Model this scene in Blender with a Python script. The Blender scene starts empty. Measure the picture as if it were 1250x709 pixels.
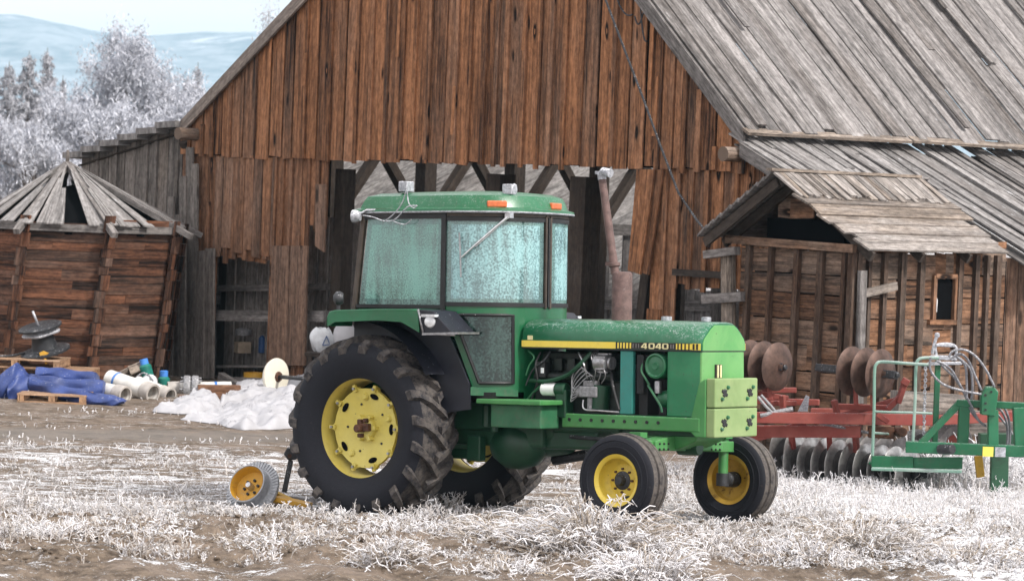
import bpy, bmesh, math, random
import numpy as np
from mathutils import Vector, Matrix
random.seed(11)
RNG = np.random.default_rng(7)
SC = bpy.context.scene
COL = SC.collection
R_ = math.radians

EXPOSURE = 0.48
HAZE = 0.00018
# ------------------------------------------------------------------ camera model (used to measure the place from the photograph)
FPX, CX, CY, CH = 3800.0, 625.0, 354.5, 3.1
RHO = R_(2.2); PIT = math.atan(120.0 / FPX)
FW = np.array([0, math.cos(PIT), -math.sin(PIT)])
UP0 = np.array([0, math.sin(PIT), math.cos(PIT)])
RT0 = np.array([1.0, 0, 0])
RT = RT0 * math.cos(RHO) + UP0 * math.sin(RHO)
UP = -RT0 * math.sin(RHO) + UP0 * math.cos(RHO)
CAM = np.array([0, 0, CH])

def ray(px, py): return FW + RT * (px - CX) / FPX - UP * (py - CY) / FPX
def hit(px, py, P0, n):
    d = ray(px, py); P0 = np.array(P0, float); n = np.array(n, float)
    return CAM + d * (((P0 - CAM) @ n) / (d @ n))
def P(px, py, Y): return hit(px, py, (0, Y, 0), (0, 1, 0))
def G(px, py):
    p = hit(px, py, (0, 0, 0), (0, 0, 1))
    for _ in range(12): p = hit(px, py, (0, 0, float(gz(p[0], p[1], False))), (0, 0, 1))
    return p

# ------------------------------------------------------------------ ground height
def sstep(a, b, x):
    t = np.clip((x - a) / (b - a), 0, 1); return t * t * (3 - 2 * t)
def vn(X, Y, seed=0):
    xi, yi = np.floor(X), np.floor(Y); fx, fy = X - xi, Y - yi; fx = fx * fx * (3 - 2 * fx); fy = fy * fy * (3 - 2 * fy)
    def h(a, b):
        q = np.sin(a * 127.1 + b * 311.7 + seed * 74.7) * 43758.5453; return q - np.floor(q)
    return (h(xi, yi) * (1 - fx) + h(xi + 1, yi) * fx) * (1 - fy) + (h(xi, yi + 1) * (1 - fx) + h(xi + 1, yi + 1) * fx) * fy
def fbm(X, Y, sc=1.0, octv=4, seed=0):
    X = np.asarray(X, float) * sc; Y = np.asarray(Y, float) * sc; a, t, w = 1.0, 0, 0
    for k in range(octv): t = t + a * vn(X * 2 ** k + 17.3 * k, Y * 2 ** k - 9.1 * k, seed + k); w += a; a *= .55
    return t / w
def gz(X, Y, detail=True):
    X = np.asarray(X, float); Y = np.asarray(Y, float)
    xc = np.clip(X, -4, 5); yc = np.clip(Y, 23.5, 34)
    pl = -.03 + .0257 * (xc + .78) - .0387 * (yc - 30.44)
    t = sstep(31.5, 37, Y)
    z = pl * (1 - t) + (-.05) * t
    if detail:
        a = (1 - sstep(28.3, 30.5, Y)) * sstep(18, 22, Y)
        f = fbm(X, Y * 1.5, 1.5, 5, 3); g = np.abs(fbm(X, Y * 1.3, 4.2, 4, 8) - .5)
        z = z + a * (.24 * (f - .5) + .16 * (g - .12)) + (1 - a) * .03 * (fbm(X, Y, 2.5, 4, 5) - .5) * (np.abs(X) < 60) * (Y < 60)
    return z

# ------------------------------------------------------------------ mesh builder
def V(a): return np.array([float(a[0]), float(a[1]), float(a[2])])
def nrm(a):
    a = V(a); l = math.sqrt(a @ a); return a / l if l else a
def tint(b=None, g=None):
    return (random.uniform(.15, .85) if b is None else b, random.uniform(0, .6) if g is None else g, random.random())

class MB:
    def __init__(s): s.v = []; s.f = []; s.uv = []; s.c = []; s.m = []; s.sm = []
    def face(s, idx, uv=None, col=(.5, .3, .5), mat=0, smooth=False):
        s.f.append(tuple(idx)); s.uv.append(uv or [(0, 0)] * len(idx)); s.c.append(col); s.m.append(mat); s.sm.append(smooth)
    def pts(s, L):
        n = len(s.v); s.v.extend([tuple(float(q) for q in p) for p in L]); return n
    def plank(s, a, b, c, d, n, t, col=None, mat=0, uoff=None):
        """slab: a-b start edge, d-c end edge (a->d runs along the grain), thickness t along n"""
        a, b, c, d = map(V, (a, b, c, d)); n = nrm(n) * t
        col = col or tint(); i = s.pts([a, b, c, d, a + n, b + n, c + n, d + n])
        L = math.dist(a, d); W = max(math.dist(a, b), math.dist(d, c))
        uo, vo = (random.uniform(0, 60), random.uniform(0, 60)) if uoff is None else uoff
        q = lambda l: [(uo + u, vo + v) for u, v in l]
        top = q([(0, 0), (0, W), (L, W), (L, 0)])
        s.face((i + 4, i + 5, i + 6, i + 7), top, col, mat)
        s.face((i + 3, i + 2, i + 1, i), q([(L, 0), (L, W), (0, W), (0, 0)]), col, mat)
        s.face((i, i + 1, i + 5, i + 4), q([(0, 0), (0, W), (t, W), (t, 0)]), col, mat)
        s.face((i + 2, i + 3, i + 7, i + 6), q([(L, W), (L, 0), (L - t, 0), (L - t, W)]), col, mat)
        s.face((i + 1, i + 2, i + 6, i + 5), q([(0, W), (L, W), (L, W + t), (0, W + t)]), col, mat)
        s.face((i + 3, i, i + 4, i + 7), q([(L, 0), (0, 0), (0, t), (L, t)]), col, mat)
    def beam(s, p0, p1, w, h, up=(0, 0, 1), col=None, mat=0):
        """square bar from p0 to p1; w across, h along up"""
        p0, p1 = V(p0), V(p1); d = nrm(p1 - p0); up = V(up)
        if abs(d @ nrm(up)) > .98: up = V((0, 1, 0)) if abs(d[1]) < .9 else V((1, 0, 0))
        sd = nrm(np.cross(d, up)); u = nrm(np.cross(sd, d))
        o = -u * h / 2
        s.plank(p0 - sd * w / 2 + o, p0 + sd * w / 2 + o, p1 + sd * w / 2 + o, p1 - sd * w / 2 + o, u, h, col, mat)
    def box(s, c, size, M=None, col=(.5, .3, .5), mat=0):
        c = V(c); h = [q / 2 for q in size]; M = np.eye(3) if M is None else M
        pts = [c + M @ np.array([x * h[0], y * h[1], z * h[2]]) for x in (-1, 1) for y in (-1, 1) for z in (-1, 1)]
        i = s.pts(pts)
        for q in ((0, 1, 3, 2), (4, 6, 7, 5), (0, 4, 5, 1), (2, 3, 7, 6), (0, 2, 6, 4), (1, 5, 7, 3)):
            s.face([i + k for k in q], [(0, 0), (0, .3), (.3, .3), (.3, 0)], col, mat)
    def prism(s, poly, n, t, col=(.5, .3, .5), mat=0):
        """polygon (3-D points) extruded by t along n"""
        poly = [V(p) for p in poly]; n = nrm(n) * t; k = len(poly)
        i = s.pts(poly + [p + n for p in poly])
        s.face([i + q for q in range(k)][::-1], None, col, mat); s.face([i + k + q for q in range(k)], None, col, mat)
        for q in range(k):
            r = (q + 1) % k; s.face((i + q, i + r, i + k + r, i + k + q), None, col, mat)
    def tube(s, path, r, seg=8, col=(.5, .3, .5), mat=0, caps=True, smooth=True):
        path = [V(p) for p in path]; n = len(path); r = r if isinstance(r, (list, tuple)) else [r] * n
        t0 = nrm(path[1] - path[0]); a = np.array([0, 0, 1.]) if abs(t0[2]) < .9 else np.array([1., 0, 0])
        u = nrm(np.cross(t0, a)); rings = []; L = 0; vo = random.uniform(0, 50)
        for k in range(n):
            t = nrm(path[min(k + 1, n - 1)] - path[max(k - 1, 0)])
            u = nrm(u - t * (u @ t)); w = np.cross(t, u)
            if k: L += math.dist(path[k], path[k - 1])
            i = s.pts([path[k] + (u * math.cos(2 * math.pi * q / seg) + w * math.sin(2 * math.pi * q / seg)) * r[k] for q in range(seg)])
            rings.append((i, L))
        for k in range(n - 1):
            (i, l0), (j, l1) = rings[k], rings[k + 1]
            for q in range(seg):
                p = (q + 1) % seg; a0, a1 = q * 2 * math.pi * r[k] / seg, (q + 1) * 2 * math.pi * r[k] / seg
                s.face((i + q, i + p, j + p, j + q), [(vo + l0, a0), (vo + l0, a1), (vo + l1, a1), (vo + l1, a0)], col, mat, smooth)
        if caps:
            s.face([rings[0][0] + q for q in range(seg)][::-1], None, col, mat); s.face([rings[-1][0] + q for q in range(seg)], None, col, mat)
    def lathe(s, prof, c, ax=(0, 1, 0), seg=32, col=(.5, .3, .5), mat=0, smooth=True, ring=True, mats=None):
        """profile [(r, h)] about axis ax through c; ring: radius-0 ends become poles"""
        c = V(c); ax = nrm(ax); a = np.array([0, 0, 1.]) if abs(ax[2]) < .9 else np.array([1., 0, 0])
        u = nrm(np.cross(ax, a)); w = np.cross(ax, u); rings = []
        for r, h in prof:
            if r < 1e-6: rings.append((s.pts([c + ax * h]), True))
            else: rings.append((s.pts([c + ax * h + (u * math.cos(2 * math.pi * q / seg) + w * math.sin(2 * math.pi * q / seg)) * r for q in range(seg)]), False))
        for k in range(len(prof) - 1):
            (i, pi), (j, pj) = rings[k], rings[k + 1]; mm = mats[k] if mats else mat
            for q in range(seg):
                p = (q + 1) % seg
                if pi and pj: continue
                if pi: s.face((i, j + p, j + q), None, col, mm, smooth)
                elif pj: s.face((i + q, i + p, j), None, col, mm, smooth)
                else: s.face((i + q, i + p, j + p, j + q), None, col, mm, smooth)
    def grid(s, A, col=(.5, .3, .5), mat=0, smooth=True, close=False):
        """A[nu][nv] of points"""
        nu, nv = len(A), len(A[0]); i = s.pts([p for r in A for p in r])
        for a in range(nu - 1):
            for b in range(nv if close else nv - 1):
                b2 = (b + 1) % nv
                s.face((i + a * nv + b, i + (a + 1) * nv + b, i + (a + 1) * nv + b2, i + a * nv + b2), None, col, mat, smooth)
        return i
    def build(s, name, mats, parent=None, bevel=0, solid=0, fixn=True):
        me = bpy.data.meshes.new(name)
        me.from_pydata(s.v, [], s.f)
        mats = mats if isinstance(mats, (list, tuple)) else [mats]
        for m in mats: me.materials.append(m)
        me.polygons.foreach_set('material_index', s.m); me.polygons.foreach_set('use_smooth', s.sm)
        uv = me.uv_layers.new(name='UVMap'); uv.data.foreach_set('uv', [q for f in s.uv for p in f for q in p])
        ca = me.color_attributes.new('tint', 'FLOAT_COLOR', 'CORNER')
        ca.data.foreach_set('color', [q for f, c in zip(s.f, s.c) for _ in f for q in (c[0], c[1], c[2], 1)])
        if fixn or any(s.sm):
            bm = bmesh.new(); bm.from_mesh(me)
            if fixn: bmesh.ops.recalc_face_normals(bm, faces=bm.faces)
            for e in bm.edges:
                if len(e.link_faces) == 2 and e.calc_face_angle(0) > .6: e.smooth = False
            bm.to_mesh(me); bm.free()
        o = bpy.data.objects.new(name, me); COL.objects.link(o)
        if parent is not None: o.parent = parent
        if solid:
            md = o.modifiers.new('Solidify', 'SOLIDIFY'); md.thickness = solid
        if bevel:
            md = o.modifiers.new('Bevel', 'BEVEL'); md.width = bevel; md.segments = 2; md.limit_method = 'ANGLE'; md.angle_limit = R_(40)
        return o

def tag(o, label, cat, group=None, kind=None):
    o['label'] = label; o['category'] = cat
    if group: o['group'] = group
    if kind: o['kind'] = kind
    return o
def empty(name, loc, label, cat, rot=(0, 0, 0), group=None):
    o = bpy.data.objects.new(name, None); COL.objects.link(o); o.location = [float(q) for q in loc]; o.rotation_euler = rot
    return tag(o, label, cat, group)
def struct(o): o['kind'] = 'structure'; return o
def npmesh(name, verts, faces, mat, cols=None, parent=None, smooth=False):
    """quad mesh straight from arrays; cols per vertex"""
    me = bpy.data.meshes.new(name); nv, nf = len(verts), len(faces); k = faces.shape[1]
    me.vertices.add(nv); me.vertices.foreach_set('co', np.ascontiguousarray(verts, np.float32).ravel())
    me.loops.add(nf * k); me.loops.foreach_set('vertex_index', np.ascontiguousarray(faces, np.int32).ravel())
    me.polygons.add(nf); me.polygons.foreach_set('loop_start', np.arange(0, nf * k, k, dtype=np.int32)); me.polygons.foreach_set('loop_total', np.full(nf, k, np.int32))
    if smooth: me.polygons.foreach_set('use_smooth', np.ones(nf, bool))
    me.materials.append(mat)
    if cols is not None:
        ca = me.color_attributes.new('tint', 'FLOAT_COLOR', 'POINT')
        ca.data.foreach_set('color', np.ascontiguousarray(np.hstack([cols, np.ones((nv, 1))]), np.float32).ravel())
    me.update(calc_edges=True); me.validate()
    o = bpy.data.objects.new(name, me); COL.objects.link(o)
    if parent is not None: o.parent = parent
    return o

# ------------------------------------------------------------------ materials
class NT:
    def __init__(s, name):
        s.mat = bpy.data.materials.new(name); s.mat.use_nodes = True; s.t = s.mat.node_tree
        s.t.nodes.clear(); s.out = s.t.nodes.new('ShaderNodeOutputMaterial')
    def n(s, typ, ins=None, **kw):
        nd = s.t.nodes.new('ShaderNode' + typ)
        for k, v in kw.items(): setattr(nd, k, v)
        for k, v in (ins or {}).items(): s.set(nd.inputs[k], v)
        return nd
    def set(s, sock, v):
        if hasattr(v, 'outputs'): v = v.outputs[0]
        if isinstance(v, bpy.types.NodeSocket): s.t.links.new(v, sock)
        else:
            if isinstance(v, (tuple, list)) and len(v) == 3 and sock.type == 'RGBA': v = (*v, 1)
            sock.default_value = v
    def math(s, op, a, b=0.0, c=None, clamp=False):
        nd = s.t.nodes.new('ShaderNodeMath'); nd.operation = op; nd.use_clamp = clamp
        s.set(nd.inputs[0], a); s.set(nd.inputs[1], b)
        if c is not None: s.set(nd.inputs[2], c)
        return nd.outputs[0]
    def mix(s, f, a, b, mode='MIX'):
        nd = s.t.nodes.new('ShaderNodeMix'); nd.data_type = 'RGBA'; nd.blend_type = mode
        s.set(nd.inputs[0], f); s.set(nd.inputs[6], a); s.set(nd.inputs[7], b); return nd.outputs[2]
    def noise(s, vec, scale, detail=4, rough=.55, dist=0.0):
        return s.n('TexNoise', {'Vector': vec, 'Scale': scale, 'Detail': detail, 'Roughness': rough, 'Distortion': dist}).outputs[0]
    def mapr(s, v, a, b, c=0.0, d=1.0, smooth=True):
        nd = s.t.nodes.new('ShaderNodeMapRange'); nd.interpolation_type = 'SMOOTHSTEP' if smooth else 'LINEAR'
        for k, q in zip(range(5), (v, a, b, c, d)): s.set(nd.inputs[k], q)
        return nd.outputs[0]
    def mapping(s, vec, scale, loc=(0, 0, 0)): return s.n('Mapping', {'Vector': vec, 'Scale': scale, 'Location': loc}).outputs[0]
    def obj(s): return s.n('TexCoord').outputs['Object']
    def nz(s):
        return s.n('SeparateXYZ', {0: s.n('NewGeometry').outputs['Normal']}).outputs[2]
    def bump(s, h, st=.4, dist=.01): return s.n('Bump', {'Height': h, 'Strength': st, 'Distance': dist}).outputs[0]
    def bsdf(s, col, rough=.6, metal=0.0, normal=None, spec=.5, coat=0.0):
        b = s.n('BsdfPrincipled', {'Base Color': col, 'Roughness': rough, 'Metallic': metal, 'Specular IOR Level': spec, 'Coat Weight': coat, 'Coat Roughness': .25})
        if normal is not None: s.set(b.inputs['Normal'], normal)
        return b
    def done(s, sh):
        s.t.links.new(sh.outputs[0] if hasattr(sh, 'outputs') else sh, s.out.inputs[0]); return s.mat

FROST = (.78, .79, .82)
def wood(name, dark, light, grey, greymix=1.0, knots=1.0, frost=0.0, contrast=1.0):
    m = NT(name)
    uv = m.n('UVMap', uv_map='UVMap').outputs[0]
    att = m.n('Attribute', attribute_name='tint', attribute_type='GEOMETRY').outputs['Color']
    sp = m.n('SeparateColor', {0: att}); tr, tg, tb = sp.outputs[0], sp.outputs[1], sp.outputs[2]
    grain = m.noise(m.mapping(uv, (1.1, 24, 1)), 1.0, 6, .7, .6)
    streak = m.noise(m.mapping(uv, (.45, 7, 1)), 1.0, 4, .6, .4)
    blot = m.noise(m.mapping(uv, (1.1, 2.2, 1)), 1.0, 3, .6)
    val = m.math('ADD', m.math('MULTIPLY', grain, .55), m.math('MULTIPLY', streak, .45))
    val = m.math('ADD', m.math('MULTIPLY_ADD', m.math('SUBTRACT', val, .5), 2.3 * contrast, .5), m.math('MULTIPLY', m.math('SUBTRACT', tr, .5), .62), clamp=True)
    col = m.mix(val, dark, light)
    gm = m.math('MULTIPLY', m.mapr(m.math('ADD', m.math('MULTIPLY', blot, .8), m.math('MULTIPLY', tg, .9)), .45, 1.0), greymix)
    gcol = m.mix(val, tuple(q * .42 for q in grey), tuple(min(1, q * 1.35) for q in grey))
    col = m.mix(gm, col, gcol)
    mot = m.noise(m.mapping(uv, (7, 16, 1)), 1.0, 5, .75)
    col = m.mix(.85, col, m.mix(m.mapr(mot, .30, .70), (.52, .50, .49), (1.42, 1.42, 1.42)), 'MULTIPLY')
    if knots:
        vo = m.n('TexVoronoi', {'Vector': m.mapping(uv, (1.5, 4.0, 1)), 'Scale': 1.0, 'Randomness': 1.0}, feature='F1')
        some = m.math('GREATER_THAN', m.n('SeparateColor', {0: vo.outputs['Color']}).outputs[0], .38)
        k = m.math('MULTIPLY', m.mapr(vo.outputs['Distance'], .24, .13), some)
        col = m.mix(m.math('MULTIPLY', k, .8 * knots), col, tuple(q * .35 for q in dark))
        k2 = m.math('MULTIPLY', m.mapr(vo.outputs['Distance'], .09, .05), some)
        col = m.mix(m.math('MULTIPLY', k2, .6 * knots), col, light)
    crack = m.mapr(m.noise(m.mapping(uv, (.55, 46, 1), (7, 3, 0)), 1.0, 3, .5, .3), .36, .28)
    col = m.mix(m.math('MULTIPLY', crack, .8), col, tuple(q * .3 for q in dark))
    if frost:
        fn = m.noise(m.obj(), 7.0, 5, .65); fn2 = m.noise(m.mapping(uv, (1.0, 14, 1)), 1.0, 4, .6)
        f = m.math('MULTIPLY', m.mapr(m.math('ADD', m.math('MULTIPLY', fn, .5), m.math('MULTIPLY', fn2, .5)), .62 - .22 * frost, .72 - .1 * frost), m.mapr(m.nz(), .25, .7))
        col = m.mix(m.math('MULTIPLY', f, min(1, .35 + .6 * frost)), col, FROST)
    h = m.math('SUBTRACT', grain, m.math('MULTIPLY', crack, 1.0))
    return m.done(m.bsdf(col, .88, 0, m.bump(h, .55, .012), .25))

def paint(name, col, fade, rough=.42, frost=0.0, dirt=.3, rust=0.0, fadeamt=.5, dirtcol=(.10, .085, .065), coat=0.0, rustcol=(.16, .055, .02)):
    m = NT(name); o = m.obj()
    n1 = m.noise(o, 2.3, 5, .6, .4); n2 = m.noise(o, 26, 5, .7); n3 = m.noise(o, 7, 6, .65)
    c = m.mix(m.math('MULTIPLY', m.mapr(n1, .38, .68), fadeamt), col, fade)
    c = m.mix(m.math('MULTIPLY', m.mapr(m.math('ADD', m.math('MULTIPLY', n2, .45), m.math('MULTIPLY', n3, .55)), .47, .68), dirt), c, dirtcol)
    r = rough
    if rust:
        rm = m.mapr(m.math('ADD', m.math('MULTIPLY', n3, .6), m.math('MULTIPLY', m.noise(o, 15, 6, .7), .4)), .68 - .22 * rust, .74 - .16 * rust)
        c = m.mix(rm, c, m.mix(n2, rustcol, tuple(q * .4 for q in rustcol)))
        r = m.math('ADD', m.math('MULTIPLY', rm, .4), rough, clamp=True)
    if frost:
        f = m.math('MULTIPLY', m.mapr(m.math('ADD', m.math('MULTIPLY', n2, .4), m.math('MULTIPLY', m.noise(o, 90, 3, .6), .6)), .60 - .25 * frost, .72), m.mapr(m.nz(), .15, .8))
        c = m.mix(m.math('MULTIPLY', f, .8), c, FROST)
    big = m.mapr(m.noise(o, .9, 4, .6, .5), .45, .65)
    c = m.mix(m.math('MULTIPLY', big, .25 * fadeamt), c, tuple(min(1, q * 1.25 + .008) for q in fade))
    scr = m.mapr(m.noise(m.mapping(o, (6, 6, 55)), 1.0, 3, .5, .4), .70, .76)
    c = m.mix(m.math('MULTIPLY', scr, .45), c, tuple(min(1, q * .5 + .10) for q in fade))
    chip = m.mapr(m.noise(o, 34, 3, .55), .70, .74)
    c = m.mix(m.math('MULTIPLY', chip, .7), c, (.045, .036, .028))
    bm = m.bump(m.math('ADD', n2, n3), .06, .01)
    return m.done(m.bsdf(c, r, 0, bm, .5, coat))

def simple(name, col, rough=.6, metal=0.0, var=.25, scale=9.0, frost=0.0, bump=.1, spec=.5):
    m = NT(name); o = m.obj(); n1 = m.noise(o, scale, 5, .65)
    c = m.mix(m.mapr(n1, .3, .7), tuple(q * (1 - var) for q in col), tuple(min(1, q * (1 + var)) for q in col))
    if frost:
        f = m.math('MULTIPLY', m.mapr(m.noise(o, 45, 4, .7), .66 - .3 * frost, .74 - .2 * frost), m.mapr(m.nz(), -.6 if frost > .8 else .0, .6))
        c = m.mix(m.math('MULTIPLY', f, .9), c, FROST)
    return m.done(m.bsdf(c, rough, metal, m.bump(n1, bump, .01), spec))

M = {}
M['barn'] = wood('barn_wood', (.016, .007, .0045), (.37, .170, .080), (.22, .18, .15), .36, 1.25, contrast=1.6)
M['barnlow'] = wood('barn_wood_low', (.022, .011, .007), (.31, .15, .078), (.20, .165, .14), .42, contrast=1.35)
M['greywood'] = wood('grey_wood', (.030, .024, .021), (.17, .145, .125), (.185, .172, .165), 1.0, .6, 0, 1.6)
M['roof'] = wood('roof_wood', (.026, .021, .019), (.205, .186, .174), (.215, .203, .198), 1.0, .6, .06, 1.9)
M['leanroof'] = wood('lean_roof_wood', (.06, .054, .052), (.20, .185, .175), (.235, .225, .22), 1.0, .3, .26, 1.8)
M['palewood'] = wood('pale_wood', (.040, .032, .028), (.265, .218, .178), (.235, .215, .20), 1.0, .5, .10, 2.0)
M['darkwood'] = wood('dark_wood', (.012, .009, .007), (.055, .038, .027), (.075, .062, .054), .7, .3)
M['shed'] = wood('shed_wood', (.022, .011, .007), (.25, .13, .072), (.19, .16, .135), .6, 1.2, 0, 1.75)
M['shedstud'] = wood('shed_stud_wood', (.020, .011, .008), (.13, .07, .042), (.15, .125, .105), .6, .6)
M['granary'] = wood('granary_wood', (.009, .005, .004), (.165, .072, .040), (.10, .08, .068), .6, .4, 0, 1.9)
M['newwood'] = wood('raw_wood', (.16, .085, .045), (.46, .28, .16), (.36, .30, .25), .4, .5, .3)
M['log'] = wood('log_wood', (.05, .032, .022), (.22, .14, .09), (.28, .245, .22), .8, .3)

M['green'] = paint('tractor_green', (.003, .105, .040), (.020, .175, .085), .36, .42, .16, .04, .6, coat=.3)
M['greencab'] = paint('cab_green', (.003, .100, .034), (.015, .155, .065), .38, .28, .22, .04, .5, coat=.25)
M['greendull'] = paint('dull_green', (.007, .085, .034), (.05, .19, .09), .55, .15, .45, .05, .6)
M['greenlight'] = paint('sun_faded_green', (.040, .20, .052), (.09, .28, .085), .5, .3, .25, .05, .6)
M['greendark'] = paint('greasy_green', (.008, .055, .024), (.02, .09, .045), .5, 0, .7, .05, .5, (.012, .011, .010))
M['weight'] = paint('weight_green', (.18, .275, .10), (.27, .355, .155), .55, .15, .22, .05, .7, (.16, .17, .07))
M['teal'] = paint('teal_green', (.02, .20, .17), (.04, .24, .20), .45, 0, .3, .05, .5)
M['yellowrear'] = paint('pale_yellow', (.60, .50, .10), (.66, .58, .17), .5, .0, .2, .10, .6, (.25, .19, .05))
M['yellow'] = paint('wheel_yellow', (.62, .45, .045), (.66, .53, .10), .45, .0, .35, .14, .6, (.20, .13, .03))
M['rustyyellow'] = paint('rusty_yellow', (.50, .28, .025), (.55, .36, .06), .55, .0, .5, .55, .6, (.15, .08, .02))
M['stripe'] = paint('stripe_yellow', (.78, .60, .07), (.80, .66, .16), .45, 0, .12, .0, .5)
M['decalblack'] = simple('decal_black', (.018, .016, .012), .6)
M['nose'] = paint('pale_nose_green', (.080, .285, .080), (.15, .35, .115), .5, .2, .18, .04, .7)
M['decalpale'] = simple('decal_pale', (.72, .66, .36), .55, 0, .12)
M['red'] = paint('implement_red', (.20, .030, .022), (.28, .075, .055), .6, .35, .4, .25, .7, (.10, .03, .022))
M['impgreen'] = paint('implement_green', (.004, .105, .042), (.018, .16, .075), .5, .5, .3, .06, .5)
M['railgreen'] = paint('rail_green', (.16, .29, .23), (.32, .40, .36), .6, .9, .2, .05, .8)
M['orange'] = paint('orange_yellow', (.56, .29, .022), (.60, .37, .05), .45, .1, .3, .1, .5)
M['black'] = simple('black_trim', (.009, .009, .010), .5, 0, .3, 12, .1)
M['post'] = simple('brown_post', (.060, .045, .034), .55, 0, .3, 8, .15)
M['navy'] = simple('dark_panel', (.007, .008, .015), .5, 0, .4, 6, .05)
M['steel'] = simple('dull_steel', (.32, .32, .33), .38, .8, .3, 20, .3)
M['chrome'] = simple('bare_metal', (.55, .55, .56), .3, .9, .2, 20, .2)
M['white'] = simple('white_plastic', (.78, .78, .77), .55, 0, .08, 5)
M['greybrown'] = wood('grey_brown_wood', (.028, .021, .017), (.175, .140, .112), (.185, .165, .15), 1.0, .6, 0, 1.5)
M['sheet'] = simple('white_sheeting', (.40, .40, .42), .6, 0, .10, 3, 0, .8)
M['rust'] = simple('rust_brown', (.095, .042, .024), .75, .2, .5, 18, 0, .3)
M['exhaust'] = simple('exhaust_brown', (.125, .078, .070), .7, .1, .3, 14, .12, .2)
M['discrust'] = simple('rusty_disc', (.088, .052, .040), .55, .45, .4, 9, 0, .2)
M['discgrey'] = simple('grey_disc', (.125, .118, .115), .45, .5, .35, 8, 0, .15)
M['discbright'] = simple('worn_disc', (.62, .58, .54), .28, .9, .2, 10, 0, .1)
M['amber'] = simple('amber_lens', (.55, .13, .04), .35, 0, .2, 20, .25)
M['lamp'] = simple('lamp_glass', (.62, .64, .66), .18, .3, .2, 20, .3)
M['engine'] = simple('engine_dark', (.009, .015, .012), .5, .1, .7, 12, 0, .4)  # dark base colour also stands in for shade inside the engine bay
M['core'] = simple('radiator_core', (.009, .009, .010), .65, .2, .4, 60)
M['hose'] = simple('frosted_hose', (.15, .15, .165), .6, 0, .3, 25, .55, .3)
M['frostmetal'] = simple('frosted_metal', (.34, .35, .38), .6, .2, .4, 35, .7, .4)
M['tarp'] = simple('blue_tarp', (.030, .055, .19), .5, 0, .30, 3, .12, .25)
M['pvc'] = simple('white_pipe', (.66, .64, .60), .5, 0, .12, 6, .15)
M['pipegrey'] = simple('pipe_inside', (.20, .19, .18), .7)
M['drum'] = simple('spool_black', (.022, .024, .028), .5, 0, .3, 10, .25)
M['bottle'] = simple('green_bottle', (.015, .18, .14), .35)
M['blue'] = simple('blue_cap', (.06, .22, .62), .4)
M['cream'] = paint('cream_disc_paint', (.70, .66, .55), (.76, .74, .66), .55, .2, .15, .30, .5, (.4, .3, .15), 0, (.32, .17, .05))
M['ironblack'] = simple('black_iron', (.035, .036, .04), .55, .3, .3, 15, .25)
M['rotor'] = simple('grey_rotor', (.40, .41, .43), .5, .5, .2, 25, .3)
M['sack'] = simple('pale_sack', (.62, .64, .66), .6, 0, .2, 5, 0, .3)
M['cardboard'] = simple('cardboard', (.34, .27, .20), .8)

def rubber(name, dust):
    m = NT(name); o = m.obj(); n = m.noise(o, 11, 7, .72); n2 = m.noise(o, 40, 4, .7)
    c = m.mix(n2, (.007, .0075, .011), (.017, .018, .025))
    d = m.math('MULTIPLY', m.mapr(m.math('ADD', m.math('MULTIPLY', n, .7), m.math('MULTIPLY', n2, .3)), .60 - .35 * dust, .80 - .25 * dust), .12 + .75 * dust)
    c = m.mix(d, c, (.155, .135, .118))
    return m.done(m.bsdf(c, .72, 0, m.bump(n2, .2, .01), .25))
M['rubber'] = rubber('tyre_rubber', .12)
M['tread'] = rubber('tyre_tread', .70)
M['fronttread'] = rubber('front_tread', .80)

def frostglass(name, tintc, lo, hi, amount, speck=60, base=.38, gloss=.16):
    m = NT(name); o = m.obj()
    n = m.noise(o, speck, 2, .5); n2 = m.noise(o, 2.2, 4, .6); n3 = m.noise(m.mapping(o, (9, 9, 1.0)), 1.3, 4, .65)
    f = m.math('MULTIPLY', m.mapr(m.math('ADD', m.math('MULTIPLY', n, .36), m.math('MULTIPLY', m.math('ADD', n2, n3), .32)), .40, .58), amount)
    ice = m.bsdf(m.mix(n, lo, hi), .5, 0, m.bump(n, .3, .004), .5)
    tr = m.n('BsdfTransparent', {'Color': tintc}); gl = m.n('BsdfGlossy', {'Color': (.8, .9, .9, 1), 'Roughness': .06})
    clear = m.n('MixShader', {0: gloss, 1: tr.outputs[0], 2: gl.outputs[0]})
    return m.done(m.n('MixShader', {0: m.math('ADD', f, base, clamp=True), 1: clear.outputs[0], 2: ice.outputs[0]}))
M['glass'] = frostglass('frosted_glass', (.07, .22, .19), (.10, .30, .25), (.34, .58, .52), .66, 70, .22)
M['glass2'] = frostglass('frosted_windscreen', (.09, .25, .26), (.15, .38, .39), (.42, .62, .64), .66, 55, .24)
M['glassedge'] = frostglass('clear_glass_edge', (.06, .17, .16), (.09, .24, .22), (.30, .50, .46), .35, 60, .22)
M['glassdark'] = frostglass('dim_glass', (.05, .12, .10), (.02, .065, .055), (.11, .19, .175), .45, 45, .02, .06)
M['greenside'] = paint('side_green', (.008, .15, .058), (.03, .225, .095), .45, .1, .2, .06, .7)
M['timberdark'] = M['darkwood']
M['discgrey2'] = simple('worn_disc_edge', (.42, .41, .40), .32, .85, .35, 7, 0, .12)
M['tread2'] = simple('grey_old_tyre', (.17, .16, .155), .8, 0, .3, 10, .25, .2)
M['pvc2'] = simple('pipe_end_grey', (.42, .39, .36), .6, 0, .2, 8)
M['frostmetal2'] = simple('grey_metal', (.24, .24, .25), .6, .2, .3, 30, .35, .3)
M['void'] = simple('deep_shadow', (.004, .004, .0045), .95, 0, .2, 5, 0, .05, .05)  # near-black fill painted in where openings would only be in shade
M['bluedark'] = simple('dark_blue', (.02, .07, .20), .5)
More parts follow.
